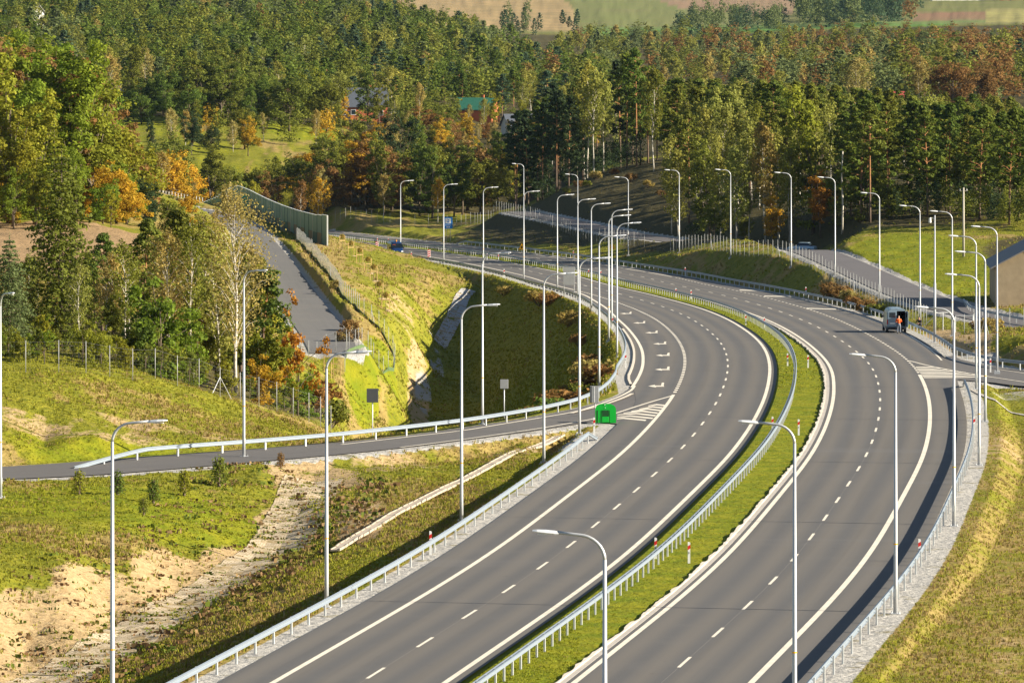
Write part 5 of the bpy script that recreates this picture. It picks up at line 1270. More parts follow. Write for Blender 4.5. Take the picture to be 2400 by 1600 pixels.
def g_pine(seed, H=20, bare=.5, spread=2.7, nb=34, leaf=.42, dens=1.0):
    t = Tree(seed); r = t.r; lean = r.normal(size=2) * .25
    ax = lambda z: np.array([lean[0] * (z / H) ** 2 * 2, lean[1] * (z / H) ** 2 * 2, z])
    t.t.tube([tuple(ax(z)) for z in np.linspace(-.6, H * .97, 8)], list(np.linspace(.2, .04, 8)), 6)
    for i in range(5):
        z = r.uniform(bare * .5, bare) * H; a = r.uniform(0, 6.28); l_ = r.uniform(.5, 1.2); b = ax(z); t.limb(b, b + np.array([math.cos(a) * l_, math.sin(a) * l_, .1]), .03, .012, 0, 3, 1)
    for i in range(nb):
        u = (i + r.uniform(0, 1)) / nb; z = H * (bare + (1 - bare) * u); prof = math.sin(math.pi * min(1, .22 + .80 * u)) ** .7 * (1.0 if u < .75 else 1.05 - (u - .75) * 1.6)
        l_ = spread * max(.25, prof) * r.uniform(.6, 1.12); a = i * 2.4 + r.uniform(-.5, .5); b = ax(z - .25 * l_)
        tip = ax(z) + np.array([math.cos(a) * l_, math.sin(a) * l_, r.uniform(-.05, .3) * l_]); t.limb(b, tip, .055, .018, -.1, 3, 2)
        v = r.uniform(.25, .75)
        for q in (.62, .98): 
            c = b + (tip - b) * q + r.normal(size=3) * .18; w_ = (.62 + .28 * l_ / spread) * (1 if q > .8 else .85); t.clump(c + np.array([0, 0, .15]), (w_, w_, w_ * .55), int(26 * dens), leaf, .7, v)
    t.clump(ax(H * .985), (.7, .7, .8), int(30 * dens), leaf, .6)
    return t
def g_birch(seed, H=18, bare=.28, spread=2.4, nb=26, leaf=.36, dens=1.0, lr=1.0, r0=.15):
    t = Tree(seed); r = t.r; lean = r.normal(size=2) * .5; ph = r.uniform(0, 6)
    ax = lambda z: np.array([lean[0] * max(z / H, 0) ** 1.5 + .15 * math.sin(z * .5 + ph), lean[1] * max(z / H, 0) ** 1.5 + .12 * math.cos(z * .45 + ph), z])
    t.t.tube([tuple(ax(z)) for z in np.linspace(-.5, H * .98, 12)], list(np.linspace(r0, .02, 12)), 6)
    for i in range(nb):
        u = (i + r.uniform(0, 1)) / nb; z = H * (bare + (1 - bare) * u * .93); l_ = spread * (math.sin(math.pi * min(1, .18 + .78 * u)) ** .8) * r.uniform(.65, 1.15); a = i * 2.4 + r.uniform(-.6, .6)
        b = ax(z); rise = l_ * r.uniform(.7, 1.35); tip = b + np.array([math.cos(a) * l_, math.sin(a) * l_, rise]); tip[2] = min(tip[2], H + .2)
        t.limb(b, tip, (.045 if u < .7 else .025) * lr, .01 * lr, .25 * l_, 3, 3); v = r.uniform(.25, .8)
        for q, k in ((.45, .8), (.75, 1), (1.0, .9)):
            c = b + (tip - b) * q + np.array([0, 0, .2 * l_]); w_ = .5 * k + .12 * l_; t.clump(c - np.array([0, 0, .25]), (w_, w_, w_ * 1.25), int(15 * dens), leaf, .2, v)
    t.clump(ax(H * .97), (.45, .45, 1.0), int(22 * dens), leaf, .3)
    return t
def g_oak(seed, H=14, R=4.4, bare=.22, ncl=80, leaf=.48, dens=1.0, tr=.3):
    t = Tree(seed); r = t.r; zc = H * (bare + (1 - bare) * .52); hz = H * (1 - bare) * .5
    t.t.tube([(0, 0, -.5), (r.normal() * .1, r.normal() * .1, H * .2), (r.normal() * .25, r.normal() * .25, H * .5), (r.normal() * .3, r.normal() * .3, H * .78)], [tr, tr * .73, tr * .5, tr * .17], 7)
    lobes = [(r.normal(size=3) * np.array([R * .42, R * .42, hz * .45]) + np.array([0, 0, zc]), r.uniform(.42, .62)) for _ in range(9)]
    for i in range(ncl):
        c0, k = lobes[i % len(lobes)]; d = r.normal(size=3); d /= np.linalg.norm(d); c = c0 + d * np.array([R * k, R * k, hz * k]) * r.uniform(.55, 1.05)
        c[2] = max(c[2], H * bare * .8); w_ = R * r.uniform(.15, .26); v = r.uniform(.2, .8)
        t.clump(c, (w_ * 1.15, w_ * 1.15, w_ * .8), int(26 * dens), leaf, .5, v)
        if i % 4 == 0: b = np.array([0, 0, r.uniform(H * .22, H * .5)]); t.limb(b, c, tr * .27, .015, .3, 4, 3)
    return t
def g_spruce(seed, H=19, R=2.9, nw=22, leaf=.4, dens=1.0, droop=.35, airy=False):
    t = Tree(seed); r = t.r
    t.t.tube([(0, 0, -.5), (0, 0, H * .5), (.1, 0, H * .99)], [.19, .12, .02], 6)
    for i in range(nw):
        u = i / nw; z = H * (.08 + .9 * u); nb = r.randint(5, 8)
        for j in range(nb):
            a = j * 6.28 / nb + i * .9 + r.uniform(-.3, .3); l_ = R * (1 - u) ** (.75 if not airy else .6) * r.uniform(.6, 1.15) + .25
            tip = np.array([math.cos(a) * l_, math.sin(a) * l_, z - droop * l_]); b = np.array([0, 0, z]); t.limb(b, tip, .03, .01, .12 * l_, 3, 2); v = r.uniform(.25, .75)
            for q in ((.35, .7, 1.0) if l_ > 1.2 else (.75,)):
                c = b + (tip - b) * q; w_ = .22 + .16 * l_; t.clump(c, (w_ * 1.3, w_ * 1.3, .2), int(9 * dens), leaf, .5, v)
    t.clump((0, 0, H * .98), (.15, .15, .5), 8, leaf * .8)
    return t
def g_shrub(seed, H=2.4, R=1.5, ncl=16, leaf=.3, dens=1.0):
    t = Tree(seed); r = t.r
    for i in range(ncl):
        a = r.uniform(0, 6.28); q = R * math.sqrt(r.uniform(0, 1)); c = np.array([math.cos(a) * q, math.sin(a) * q, H * r.uniform(.25, .85) * (1 - .3 * q / R)]); w_ = R * r.uniform(.22, .4)
        t.clump(c, (w_, w_, w_ * .9), int(22 * dens), leaf, .4); t.limb((c[0] * .2, c[1] * .2, -.2), c, .035, .01, 0, 3, 2)
    return t
PROTO = {}
def proto(kind, gens, bark):
    PROTO[kind] = []
    for t, H in gens: c, w_ = t.meshes(kind, bark); PROTO[kind].append((c, w_, H, t))
proto('pine', [(g_pine(1, 20, .32, 2.9, 46, .36, 1.5), 20), (g_pine(2, 21, .25, 3.1, 54, .36, 1.5), 21), (g_pine(3, 18, .15, 2.9, 54, .36, 1.5), 18), (g_pine(4, 22, .4, 2.7, 44, .36, 1.5), 22), (g_pine(5, 22, .56, 2.5, 32, .36, 1.5), 22)], M_BPINE)
proto('birch', [(g_birch(11, 18, .22, 2.5, 32, .3, 1.7, r0=.17), 18), (g_birch(12, 19, .3, 2.3, 30, .3, 1.7), 19), (g_birch(13, 16, .15, 2.8, 34, .3, 1.7), 16), (g_birch(14, 20, .42, 2.3, 26, .3, 1.6), 20)], M_BBIRCH)
proto('broadleaf', [(g_oak(21, 14, 4.4, .15, 115, .30, 2.3), 14), (g_oak(22, 15, 4.0, .12, 115, .30, 2.3), 15), (g_oak(23, 13, 5.0, .18, 125, .30, 2.3), 13), (g_oak(24, 16, 3.6, .1, 115, .30, 2.3), 16)], M_BOAK)
proto('spruce', [(g_spruce(31, 19, 2.9, 24, .33, 1.5), 19), (g_spruce(32, 17, 3.2, 22, .33, 1.5), 17)], M_BOAK)
proto('larch', [(g_spruce(33, 18, 3.0, 18, .34, 1.0, .15, True), 18), (g_spruce(34, 16, 3.4, 17, .34, 1.0, .2, True), 16)], M_BOAK)
proto('shrub', [(g_shrub(41), 2.4), (g_shrub(42, 3.0, 1.6, 18), 3.0), (g_shrub(43, 2.0, 1.8, 18), 2.0)], M_BOAK)
# finer trees for the grove near the slip road
proto('near_birch', [(g_birch(51, 16, .22, 2.5, 30, .2, 2.0), 16), (g_birch(52, 14, .3, 1.9, 24, .2, 2.0), 14), (g_birch(53, 12, .15, 2.0, 26, .2, 2.2, r0=.11), 12)], M_BBIRCH)
proto('bare_birch', [(g_birch(55, 16, .18, 3.0, 60, .13, 2.2, r0=.16, lr=.6), 16)], M_BBIRCH)
proto('near_broadleaf', [(g_oak(61, 7, 2.8, .05, 90, .22, 2.2, .13), 7), (g_oak(62, 8, 1.9, .12, 80, .2, 2.0, .11), 8), (g_oak(63, 6, 1.6, .22, 44, .18, .9, .08), 6)], M_BOAK)
proto('near_larch', [(g_spruce(64, 15, 3.2, 26, .2, 2.4, .3, True), 15)], M_BOAK)
proto('near_pine', [(g_pine(66, 11, .12, 2.3, 44, .24, 2.2), 11), (g_pine(67, 13, .3, 2.2, 40, .24, 2.2), 13)], M_BPINE)
proto('near_shrub', [(g_shrub(71, 2.2, 1.4, 24, .18, 2.0), 2.2), (g_shrub(72, 1.4, 1.1, 18, .15, 2.0), 1.4)], M_BOAK)
proto('young_pine', [(g_spruce(75, 1.6, .55, 7, .14, 1.4, -.3), 1.6)], M_BPINE)
PAL = {'dark green': (0.047, 0.073, 0.024), 'blue green': (0.066, 0.106, 0.050), 'mid green': (0.112, 0.153, 0.021), 'olive green': (.165, .180, .024), 'yellow green': (.235, .235, .02), 'golden': (0.472, 0.295, 0.024),
       'orange': (.40, .185, .022), 'rust brown': (.24, .132, .04), 'tan': (.34, .265, .075), 'pale olive': (.265, .262, .05), 'bright green': (0.165, 0.224, 0.019), 'grey green': (0.147, 0.177, 0.059)}
WORD = {'pine': 'pine', 'birch': 'birch', 'broadleaf': 'broadleaf tree', 'spruce': 'spruce', 'larch': 'larch', 'shrub': 'shrub', 'near_birch': 'birch', 'bare_birch': 'birch', 'near_broadleaf': 'broadleaf tree', 'near_larch': 'larch', 'near_pine': 'pine', 'near_shrub': 'shrub', 'young_pine': 'young pine'}
NAME = {k: {'broadleaf tree': 'broadleaf_tree', 'shrub': 'shrub', 'young pine': 'young_pine'}.get(v, v + '_tree') for k, v in WORD.items()}
COUNT = {}
def tree(kind, x, y, h, colour, label, group=None, variant=None, z=None, wide=1.0, rz=None, jit=.12):
    pr = PROTO[kind]; k = rnd.randrange(len(pr)) if variant is None else variant; c_, w_, H, _t = pr[k]; s_ = h / H
    if z is None: z = gz(x, y)
    r = thing(NAME[kind], label, WORD[kind], (x, y, z), rnd.uniform(0, 6.28) if rz is None else rz, group)
    r.scale = (s_ * wide, s_ * wide, s_)
    link('trunk', w_, r); o = link('crown', c_, r); b = PAL[colour]; f = 1 + rnd.uniform(-jit, jit); g = rnd.uniform(-.08, .08)
    o.color = (b[0] * f * (1 + g), b[1] * f, b[2] * f * (1 - g), 1); COUNT[WORD[kind]] = COUNT.get(WORD[kind], 0) + 1
    return r
GROUND_CACHE = []
MASS = []   # far trees beyond the individual ones: (kind, x, y, z, h, colour, rz, wide)
def scatter(region, poly, n, mix, hh, where, group, mind=3.0, mass=0, env=None, wide=1.0):
    """poly in (bearing, distance); mix: [(kind, colour, weight)]; the last `mass` trees (farthest) join the far wood"""
    P = np.array(poly, float); t0, t1 = P[:, 0].min(), P[:, 0].max(); y0, y1 = P[:, 1].min(), P[:, 1].max(); pts = []; tries = 0
    wsum = sum(q[2] for q in mix)
    while len(pts) < n and tries < n * 60:
        tries += 1; t = rnd.uniform(t0, t1); Y = rnd.uniform(y0, y1); ins = False; j = len(P) - 1
        for i in range(len(P)):
            if (P[i, 1] > Y) != (P[j, 1] > Y) and t < (P[j, 0] - P[i, 0]) * (Y - P[i, 1]) / (P[j, 1] - P[i, 1]) + P[i, 0]: ins = not ins
            j = i
        if not ins: continue
        x = px(t, Y)
        if any(abs(a[0] - x) < mind and abs(a[1] - Y) < mind * 2.2 and (a[0] - x) ** 2 + ((a[1] - Y) / 2.2) ** 2 < mind * mind for a in pts): continue
        pts.append((x, Y))
    if not pts: return
    zz = ground([p[0] for p in pts], [p[1] for p in pts])
    order = sorted(range(len(pts)), key=lambda i: pts[i][1])
    for n_, i in enumerate(order):
        x, Y = pts[i]; patch_ = float(fbm(np.array([x * .02]), np.array([Y * .008]), 77)[0]); q = (rnd.uniform(0, 1) * .55 + patch_ * .9 - .25) % 1.0 * wsum
        for kind, colour, w_ in mix:
            q -= w_
            if q <= 0: break
        lo_, hi_ = hh.get(kind, hh['all']); h = rnd.uniform(lo_, hi_)
        if env:   # the wood's top edge as surveyed: bearing -> angle
            yt = float(np.interp(x / Y * FOC + MID, env[0], env[1])) + rnd.uniform(0, 26); h = min(h, CAMZ - (yt - HOR) * Y / FOC - float(zz[i]))
            if h < 2.2: continue
        wd_ = wide * rnd.uniform(.88, 1.15)
        if n_ >= len(order) - mass or COUNT.get(WORD[kind], 0) >= 296: MASS.append((kind, x, Y, float(zz[i]), h, colour, rnd.uniform(0, 6.28), wd_)); continue
        tree(kind, x, Y, h, colour, f'{colour} {WORD[kind]} {where}', group, z=float(zz[i]), wide=wd_)
# ------------------------------------------------------------------ grove behind the grass mound: each tree by itself
GROVE = [ # kind, bearing, distance, height, colour, variant, label
('near_larch', 140, 400, 14.5, 'olive green', 0, 'tall drooping larch with bare lower twigs at the left of the grove'),
('near_larch', 22, 385, 8.5, 'grey green', 0, 'grey green drooping willow at the left photo edge behind the fence'),
('near_birch', 180, 392, 6.8, 'pale olive', 1, 'thin birch with a bent white trunk right of the larch'),
('near_birch', 290, 398, 8.6, 'olive green', 1, 'leaning birch with a slanting white trunk in the left grove'),
('near_birch', 385, 402, 10.3, 'tan', 0, 'tan leaning birch left of the round green oak'),
('near_birch', 440, 408, 11.6, 'olive green', 0, 'double birch standing left of the tall bare birch'),
('bare_birch', 545, 402, 15.2, 'tan', 0, 'tall bare birch with a forking white trunk in the middle of the grove'),
('near_birch', 500, 412, 11.5, 'pale olive', 2, 'slim pale birch just left of the tall bare birch'),
('near_pine', 600, 425, 9.0, 'mid green', 0, 'green pine reaching over the country road right of the bare birch'),
('near_pine', 235, 425, 7.6, 'mid green', 1, 'small green pine behind the leaning birches in the left grove'),
('near_pine', 330, 430, 9.4, 'olive green', 1, 'olive pine in the middle back of the grove'),
('near_pine', 410, 440, 10.2, 'olive green', 0, 'olive pine behind the double birch'),
('near_broadleaf', 365, 392, 6.4, 'bright green', 0, 'round bright green oak against the mound fence'),
('near_broadleaf', 300, 392, 4.0, 'mid green', 0, 'low green oak bush left of the round oak at the fence'),
('near_broadleaf', 450, 398, 4.2, 'bright green', 0, 'low green bush right of the round oak at the fence'),
('near_broadleaf', 606, 405, 6.2, 'yellow green', 1, 'yellowing young tree right of the bare birch'),
('near_broadleaf', 684, 409, 7.8, 'orange', 2, 'slender orange maple at the right end of the grove'),
('near_broadleaf', 655, 408, 4.5, 'golden', 2, 'small golden tree left of the slender orange maple'),
('near_broadleaf', 590, 402, 3.2, 'golden', 0, 'golden bush at the foot of the bare birch'),
('near_birch', 600, 425, 9.5, 'yellow green', 2, 'yellow green birch behind the right end of the grove'),
('near_birch', 60, 420, 5.8, 'olive green', 2, 'olive birch behind the grey willow at the far left'),
('near_larch', 90, 430, 6.0, 'pale olive', 0, 'pale larch behind the tall larch at the far left'),
('near_pine', 210, 455, 4.8, 'olive green', 0, 'olive pine in front of the ploughed field'),
('near_birch', 335, 450, 7.6, 'pale olive', 2, 'pale birch at the back of the grove before the field'),
('near_birch', 470, 450, 10.4, 'yellow green', 0, 'yellow green birch at the back before the country road'),
('near_birch', 400, 470, 9.0, 'tan', 1, 'tan birch crown below the grassy bank'),
('near_broadleaf', 520, 425, 6.0, 'olive green', 1, 'olive undergrowth tree behind the bare birch trunk'),
('near_broadleaf', 260, 405, 4.5, 'olive green', 1, 'olive undergrowth tree behind the fence, left of the oak'),
('near_broadleaf', 120, 392, 3.6, 'olive green', 1, 'olive bush at the foot of the tall larch'),
('near_broadleaf', 420, 412, 6.0, 'rust brown', 1, 'brownish undergrowth tree behind the round oak'),
('near_pine', 160, 440, 5.2, 'mid green', 1, 'small green pine behind the tall larch'),
('near_shrub', 720, 420, 3.2, 'rust brown', 0, 'brown bush at the fence end beside the slip road'),
('near_shrub', 745, 445, 2.6, 'olive green', 1, 'olive bush below the end of the country road'),
('near_birch', 575, 445, 10, 'tan', 1, 'tan birch between the bare birch and the country road'),
('near_birch', 250, 415, 7.0, 'tan', 2, 'tan birch standing behind the leaning birches'),
('near_birch', 30, 400, 6.0, 'pale olive', 0, 'pale birch above the grey willow at the left edge'),
]
for kind, t, Y, h, col_, va, lb in GROVE:
    tree(kind, px(t, Y), Y, h, col_, lb, 'trees of the grove behind the mound', va, wide=(.75 if 'slender orange' in lb else 1.0))
fill = [('near_birch', 'pale olive', 2.2), ('near_birch', 'tan', 2.4), ('near_pine', 'olive green', 1), ('near_broadleaf', 'yellow green', 1.2), ('near_birch', 'yellow green', 1.6)]
scatter('grove', [(-40, 398), (300, 400), (470, 408), (610, 425), (600, 470), (420, 480), (-40, 470)], 44, fill, {'all': (6, 12), 'near_broadleaf': (3, 6)}, 'filling the inside of the grove behind the mound', 'trees filling the grove', 1.2, 0, ([-60, 100, 180, 330, 400, 520, 600, 640], [610, 610, 630, 575, 520, 510, 590, 640]))
scatter('grovefront', [(-40, 377), (190, 380), (380, 389), (560, 398), (690, 406), (690, 413), (560, 405), (380, 397), (190, 390), (-40, 388)], 34, [('near_broadleaf', 'olive green', 2), ('near_broadleaf', 'yellow green', 1.4), ('near_broadleaf', 'bright green', 1.2), ('near_broadleaf', 'golden', .6)], {'all': (1.6, 3.4)}, 'in the undergrowth just behind the mound fence', 'bushes behind the mound fence', 1.2)
# a bare young tree and bushes on the bank beside the country road
for t, Y, h, k, c_, lb in [(420, 740, 4.0, 'near_broadleaf', 'golden', 'golden bush on the grassy bank left of the country road'), (350, 745, 3.5, 'near_broadleaf', 'tan', 'tan bush on the grassy bank below the orange wood'),
                           (455, 720, 2.8, 'near_broadleaf', 'yellow green', 'yellow green bush on the bank beside the country road'), (385, 690, 4.0, 'near_broadleaf', 'olive green', 'olive bush on the slope above the grove'),
                           (520, 780, 3.6, 'near_broadleaf', 'rust brown', 'rust brown bush at the roadside before the noise barrier'), (495, 705, 3.4, 'near_birch', 'tan', 'small tan birch beside the country road crest')]:
    tree(k, px(t, Y), Y, h, c_, lb, 'bushes on the bank beside the country road')
# staked saplings on the grass slope inside the fence
STK = MB()
for u in (-.45, .45): STK.tube([(u, 0, -.2), (u, 0, 1.9)], .045, 5)
STK.box((0, 0, 1.75), (.95, .06, .1)); STK.box((0, 0, 1.2), (.95, .06, .1))
STAKE = STK.mesh('stakes', M_WOOD); BED = MB(); BED.tube([(0, 0, -.1), (0, 0, .06)], [.9, .7], 10); BEDM = BED.mesh('mulch', plain('wood_mulch', (.30, .22, .12), .9))
sapl = [(903, 555, 665), (888, 700 - 101, 640), (872, 665, 690), (860, 650, 720), (844, 632, 745), (823, 615, 770), (804, 590, 800), (787, 560, 830)]
for i, (t, _q, Y) in enumerate([(886, 0, 640), (871, 0, 668), (858, 0, 692), (845, 0, 715), (826, 0, 742), (806, 0, 772), (786, 0, 800)]):
    x, y, z = spot(t, Y); r = thing('staked_sapling', f'{ORD[i]} thin sapling between two wooden stakes on the grass slope, counted from the chute', 'sapling', (x, y, z), .1 * i, 'staked saplings on the grass slope')
    link('stakes', STAKE, r); link('mulch', BEDM, r); k = PROTO['near_broadleaf'][2]
    a = MB(); a.tube([(0, 0, -.1), (.03, 0, 1.2), (0, .02, 2.6)], [.03, .022, .008], 5)
    for q in range(5): a.tube([(0, 0, 1.3 + q * .22), (math.cos(q * 2.4) * .4, math.sin(q * 2.4) * .4, 1.7 + q * .22)], [.012, .005], 3)
    a.build('trunk', M_BOAK, r)
    o = link('crown', PROTO['near_shrub'][1][0], r, (0, 0, 1.3)); o.scale = (.3, .3, .7); o.color = (.36, .26, .05, 1)
for i, (t, Y, lb) in enumerate([(755, 532, 'left frame of the pair of stakes beside the end of the country road'), (772, 530, 'right frame of the pair of stakes beside the end of the country road')]):
    x, y, z = spot(t, Y); r = thing('tree_stakes', lb, 'stakes', (x, y, z), 0, 'stakes without a sapling'); link('stakes', STAKE, r)
# young pines on the foreground terrace
for i, (t, Y, h, c_, lb) in enumerate([(503, 333, 1.6, 'olive green', 'tallest young pine beside the slip road in the foreground'), (423, 327, 1.35, 'yellow green', 'yellowish young pine left of the tallest one, below the slip road'), (352, 322, 1.3, 'mid green', 'thin young pine in the middle of the foreground terrace'),
                                  (270, 325, 1.3, 'mid green', 'young pine behind the nearest slip road lamp'), (182, 324, 1.3, 'yellow green', 'young pine with a crooked tip at the left of the terrace'), (330, 315, .9, 'olive green', 'small stunted young pine on the foreground terrace'),
                                  (645, 346, .9, 'rust brown', 'small withered young pine beside the slip road gravel')]):
    x, y, z = spot(t, Y); tree('young_pine', x, y, h * 1.1, c_, lb, 'young pines on the foreground terrace', z=z, wide=.62)

# ------------------------------------------------------------------ autumn wood on the left hill
scatter('left', [(-130, 668), (60, 664), (190, 682), (300, 705), (342, 720), (338, 770), (280, 800), (100, 830), (-130, 850)], 76,
        [('broadleaf', 'orange', 2.0), ('broadleaf', 'golden', 1.3), ('broadleaf', 'yellow green', 2.0), ('broadleaf', 'bright green', 2.4), ('broadleaf', 'rust brown', 2.0), ('birch', 'golden', .4), ('broadleaf', 'mid green', 1.8)],
        {'all': (13, 19)}, 'in the autumn wood on the left hill', 'trees of the autumn wood on the left', 3.0, 0, ([-130, 0, 100, 170, 230, 300, 345], [115, 122, 150, 165, 225, 345, 440]), 1.1)
for t, Y, h, k, c_, lb in [(115, 690, 17, 'pine', 'mid green', 'dark branching pine standing out of the orange wood on the left'), (125, 655, 13, 'larch', 'yellow green', 'thin larch with a pale bare trunk before the orange wood'), (332, 700, 6.5, 'broadleaf', 'dark green', 'dark round bush at the right foot of the orange wood'),
                           (290, 688, 6, 'broadleaf', 'golden', 'bright golden tree at the foot of the orange wood'), (30, 660, 11, 'broadleaf', 'yellow green', 'yellow green tree at the left photo edge below the wood'), (255, 668, 5, 'near_broadleaf', 'yellow green', 'yellow green bushy tree at the edge of the ploughed field')]:
    tree(k, px(t, Y), Y, h, c_, lb, 'trees before the autumn wood')
scatter('leftfoot', [(-130, 655), (60, 652), (190, 668), (300, 694), (300, 704), (190, 684), (60, 668), (-130, 672)], 22, [('broadleaf', 'yellow green', 2), ('broadleaf', 'golden', 1.4), ('broadleaf', 'bright green', 1.6), ('broadleaf', 'orange', .6)], {'all': (4, 8)}, 'at the foot of the autumn wood on the left', 'bushy trees at the foot of the autumn wood', 2.4)
# ------------------------------------------------------------------ tree line behind the noise barrier
line_mix = [('broadleaf', 'mid green', 2.4), ('broadleaf', 'dark green', 1.8), ('broadleaf', 'olive green', 2.6), ('broadleaf', 'golden', .5), ('broadleaf', 'rust brown', .35), ('birch', 'tan', 1.6), ('birch', 'yellow green', 1.2), ('broadleaf', 'yellow green', 1.2)]
scatter('line', [(330, 1122), (480, 1125), (760, 1135), (980, 1130), (1180, 1120), (1220, 1160), (1200, 1215), (760, 1225), (330, 1180)], 72, line_mix, {'all': (9, 16), 'birch': (9, 13.5)}, 'in the tree line beyond the noise barrier', 'trees of the line beyond the noise barrier', 2.6, 0, ([330, 360, 420, 460, 560, 640, 740, 800, 880, 960, 1060, 1200], [300, 270, 260, 264, 266, 298, 334, 292, 275, 305, 330, 300]), 1.05)
for t, Y, h, c_, lb in [(732, 1100, 10.5, 'golden', 'slim golden birch standing alone right of the noise barrier'), (690, 1110, 10, 'rust brown', 'thin brownish birch behind the noise barrier'), (880, 1105, 9.5, 'tan', 'pale birch at the far fence left of the first far lamp'), (1005, 1098, 9, 'golden', 'golden birch at the far fence behind the blue sign')]:
    tree('birch', px(t, Y), Y, h, c_, lb, 'birches along the far fence', wide=1.25)
scatter('meadow', [(280, 1345), (760, 1345), (760, 1425), (280, 1425)], 40, [('broadleaf', 'olive green', 2), ('broadleaf', 'mid green', 2), ('birch', 'tan', 1), ('broadleaf', 'yellow green', .6)], {'all': (7, 14)}, 'scattered over the upper meadow', 'trees scattered over the upper meadow', 3.6, 0, None, 1.2)
# middle slope between the tree line and the meadow
scatter('slope', [(780, 1230), (1330, 1180), (1380, 1330), (1150, 1440), (960, 1380), (780, 1290)], 84, [('broadleaf', 'olive green', 2), ('broadleaf', 'golden', .9), ('birch', 'tan', 2), ('broadleaf', 'rust brown', .9), ('birch', 'pale olive', 2), ('broadleaf', 'mid green', 1.4), ('broadleaf', 'yellow green', .8)], {'all': (5.5, 9)}, 'on the middle slope below the green-roofed house', 'trees on the middle slope', 3.2, 0, ([780, 880, 900, 1000, 1040, 1150, 1200, 1380], [284, 276, 245, 236, 266, 272, 240, 205]), 1.15)
scatter('slope2', [(330, 1235), (560, 1235), (640, 1290), (760, 1280), (760, 1310), (560, 1300), (330, 1270)], 18, line_mix, {'all': (6, 10)}, 'below the upper meadow', 'trees below the upper meadow', 4)
# big single trees on the upper meadow
for t, Y, h, k, c_, lb in [(375, 1395, 12, 'broadleaf', 'mid green', 'round green tree at the left of the upper meadow'), (520, 1400, 16, 'broadleaf', 'olive green', 'broad olive oak in the middle of the upper meadow'), (590, 1405, 15, 'broadleaf', 'olive green', 'second broad oak right of the broad olive oak on the meadow'),
                           (440, 1410, 12.5, 'broadleaf', 'dark green', 'dark green tree between the round tree and the broad oak'), (720, 1390, 12, 'broadleaf', 'yellow green', 'tall yellowing oak at the right end of the upper meadow'), (745, 1380, 6.5, 'broadleaf', 'rust brown', 'small brown tree at the right end of the upper meadow'), (665, 1395, 11, 'birch', 'rust brown', 'group of brownish birches with pale trunks on the meadow'),
                           (255, 1415, 15.5, 'birch', 'tan', 'tall tan birch with a white trunk before the blue cottage'), (300, 1410, 16, 'broadleaf', 'olive green', 'tall olive tree right of the blue cottage'), (335, 1430, 17.5, 'birch', 'tan', 'tallest tan birch behind the upper meadow'), (330, 1395, 6, 'broadleaf', 'golden', 'small golden tree at the left of the meadow'), (640, 1410, 12, 'broadleaf', 'mid green', 'mid green tree behind the brownish birches on the meadow'),
                           (845, 1425, 12.5, 'broadleaf', 'mid green', 'round green tree in front of the brick house'), (790, 1405, 8, 'broadleaf', 'golden', 'golden tree left of the brick house'), (905, 1400, 9, 'birch', 'pale olive', 'pale bush-like birch right of the brick house'), (1112, 1440, 8, 'birch', 'pale olive', 'pale birch covering the green-roofed house'), (1135, 1445, 7.5, 'broadleaf', 'yellow green', 'yellow green tree before the gable of the green-roofed house'), (1050, 1435, 6.5, 'broadleaf', 'olive green', 'olive tree left of the green-roofed house'), (870, 1420, 9, 'broadleaf', 'olive green', 'olive tree before the right end of the brick house'), (1075, 1430, 7, 'birch', 'tan', 'tan birch below the green-roofed house'), (965, 1395, 13, 'birch', 'tan', 'tall tan birch with a bare white trunk on the middle slope')]:
    tree(k, px(t, Y), Y, h, c_, lb, 'single trees around the upper meadow')
r_ = tree('shrub', px(1268, 1700), 1700, 3, 'orange', 'small crimson shrub in a gap of the central wood', None); [setattr(c_, 'color', (.5, .02, .05, 1)) for c_ in r_.children if c_.name.startswith('crown')]
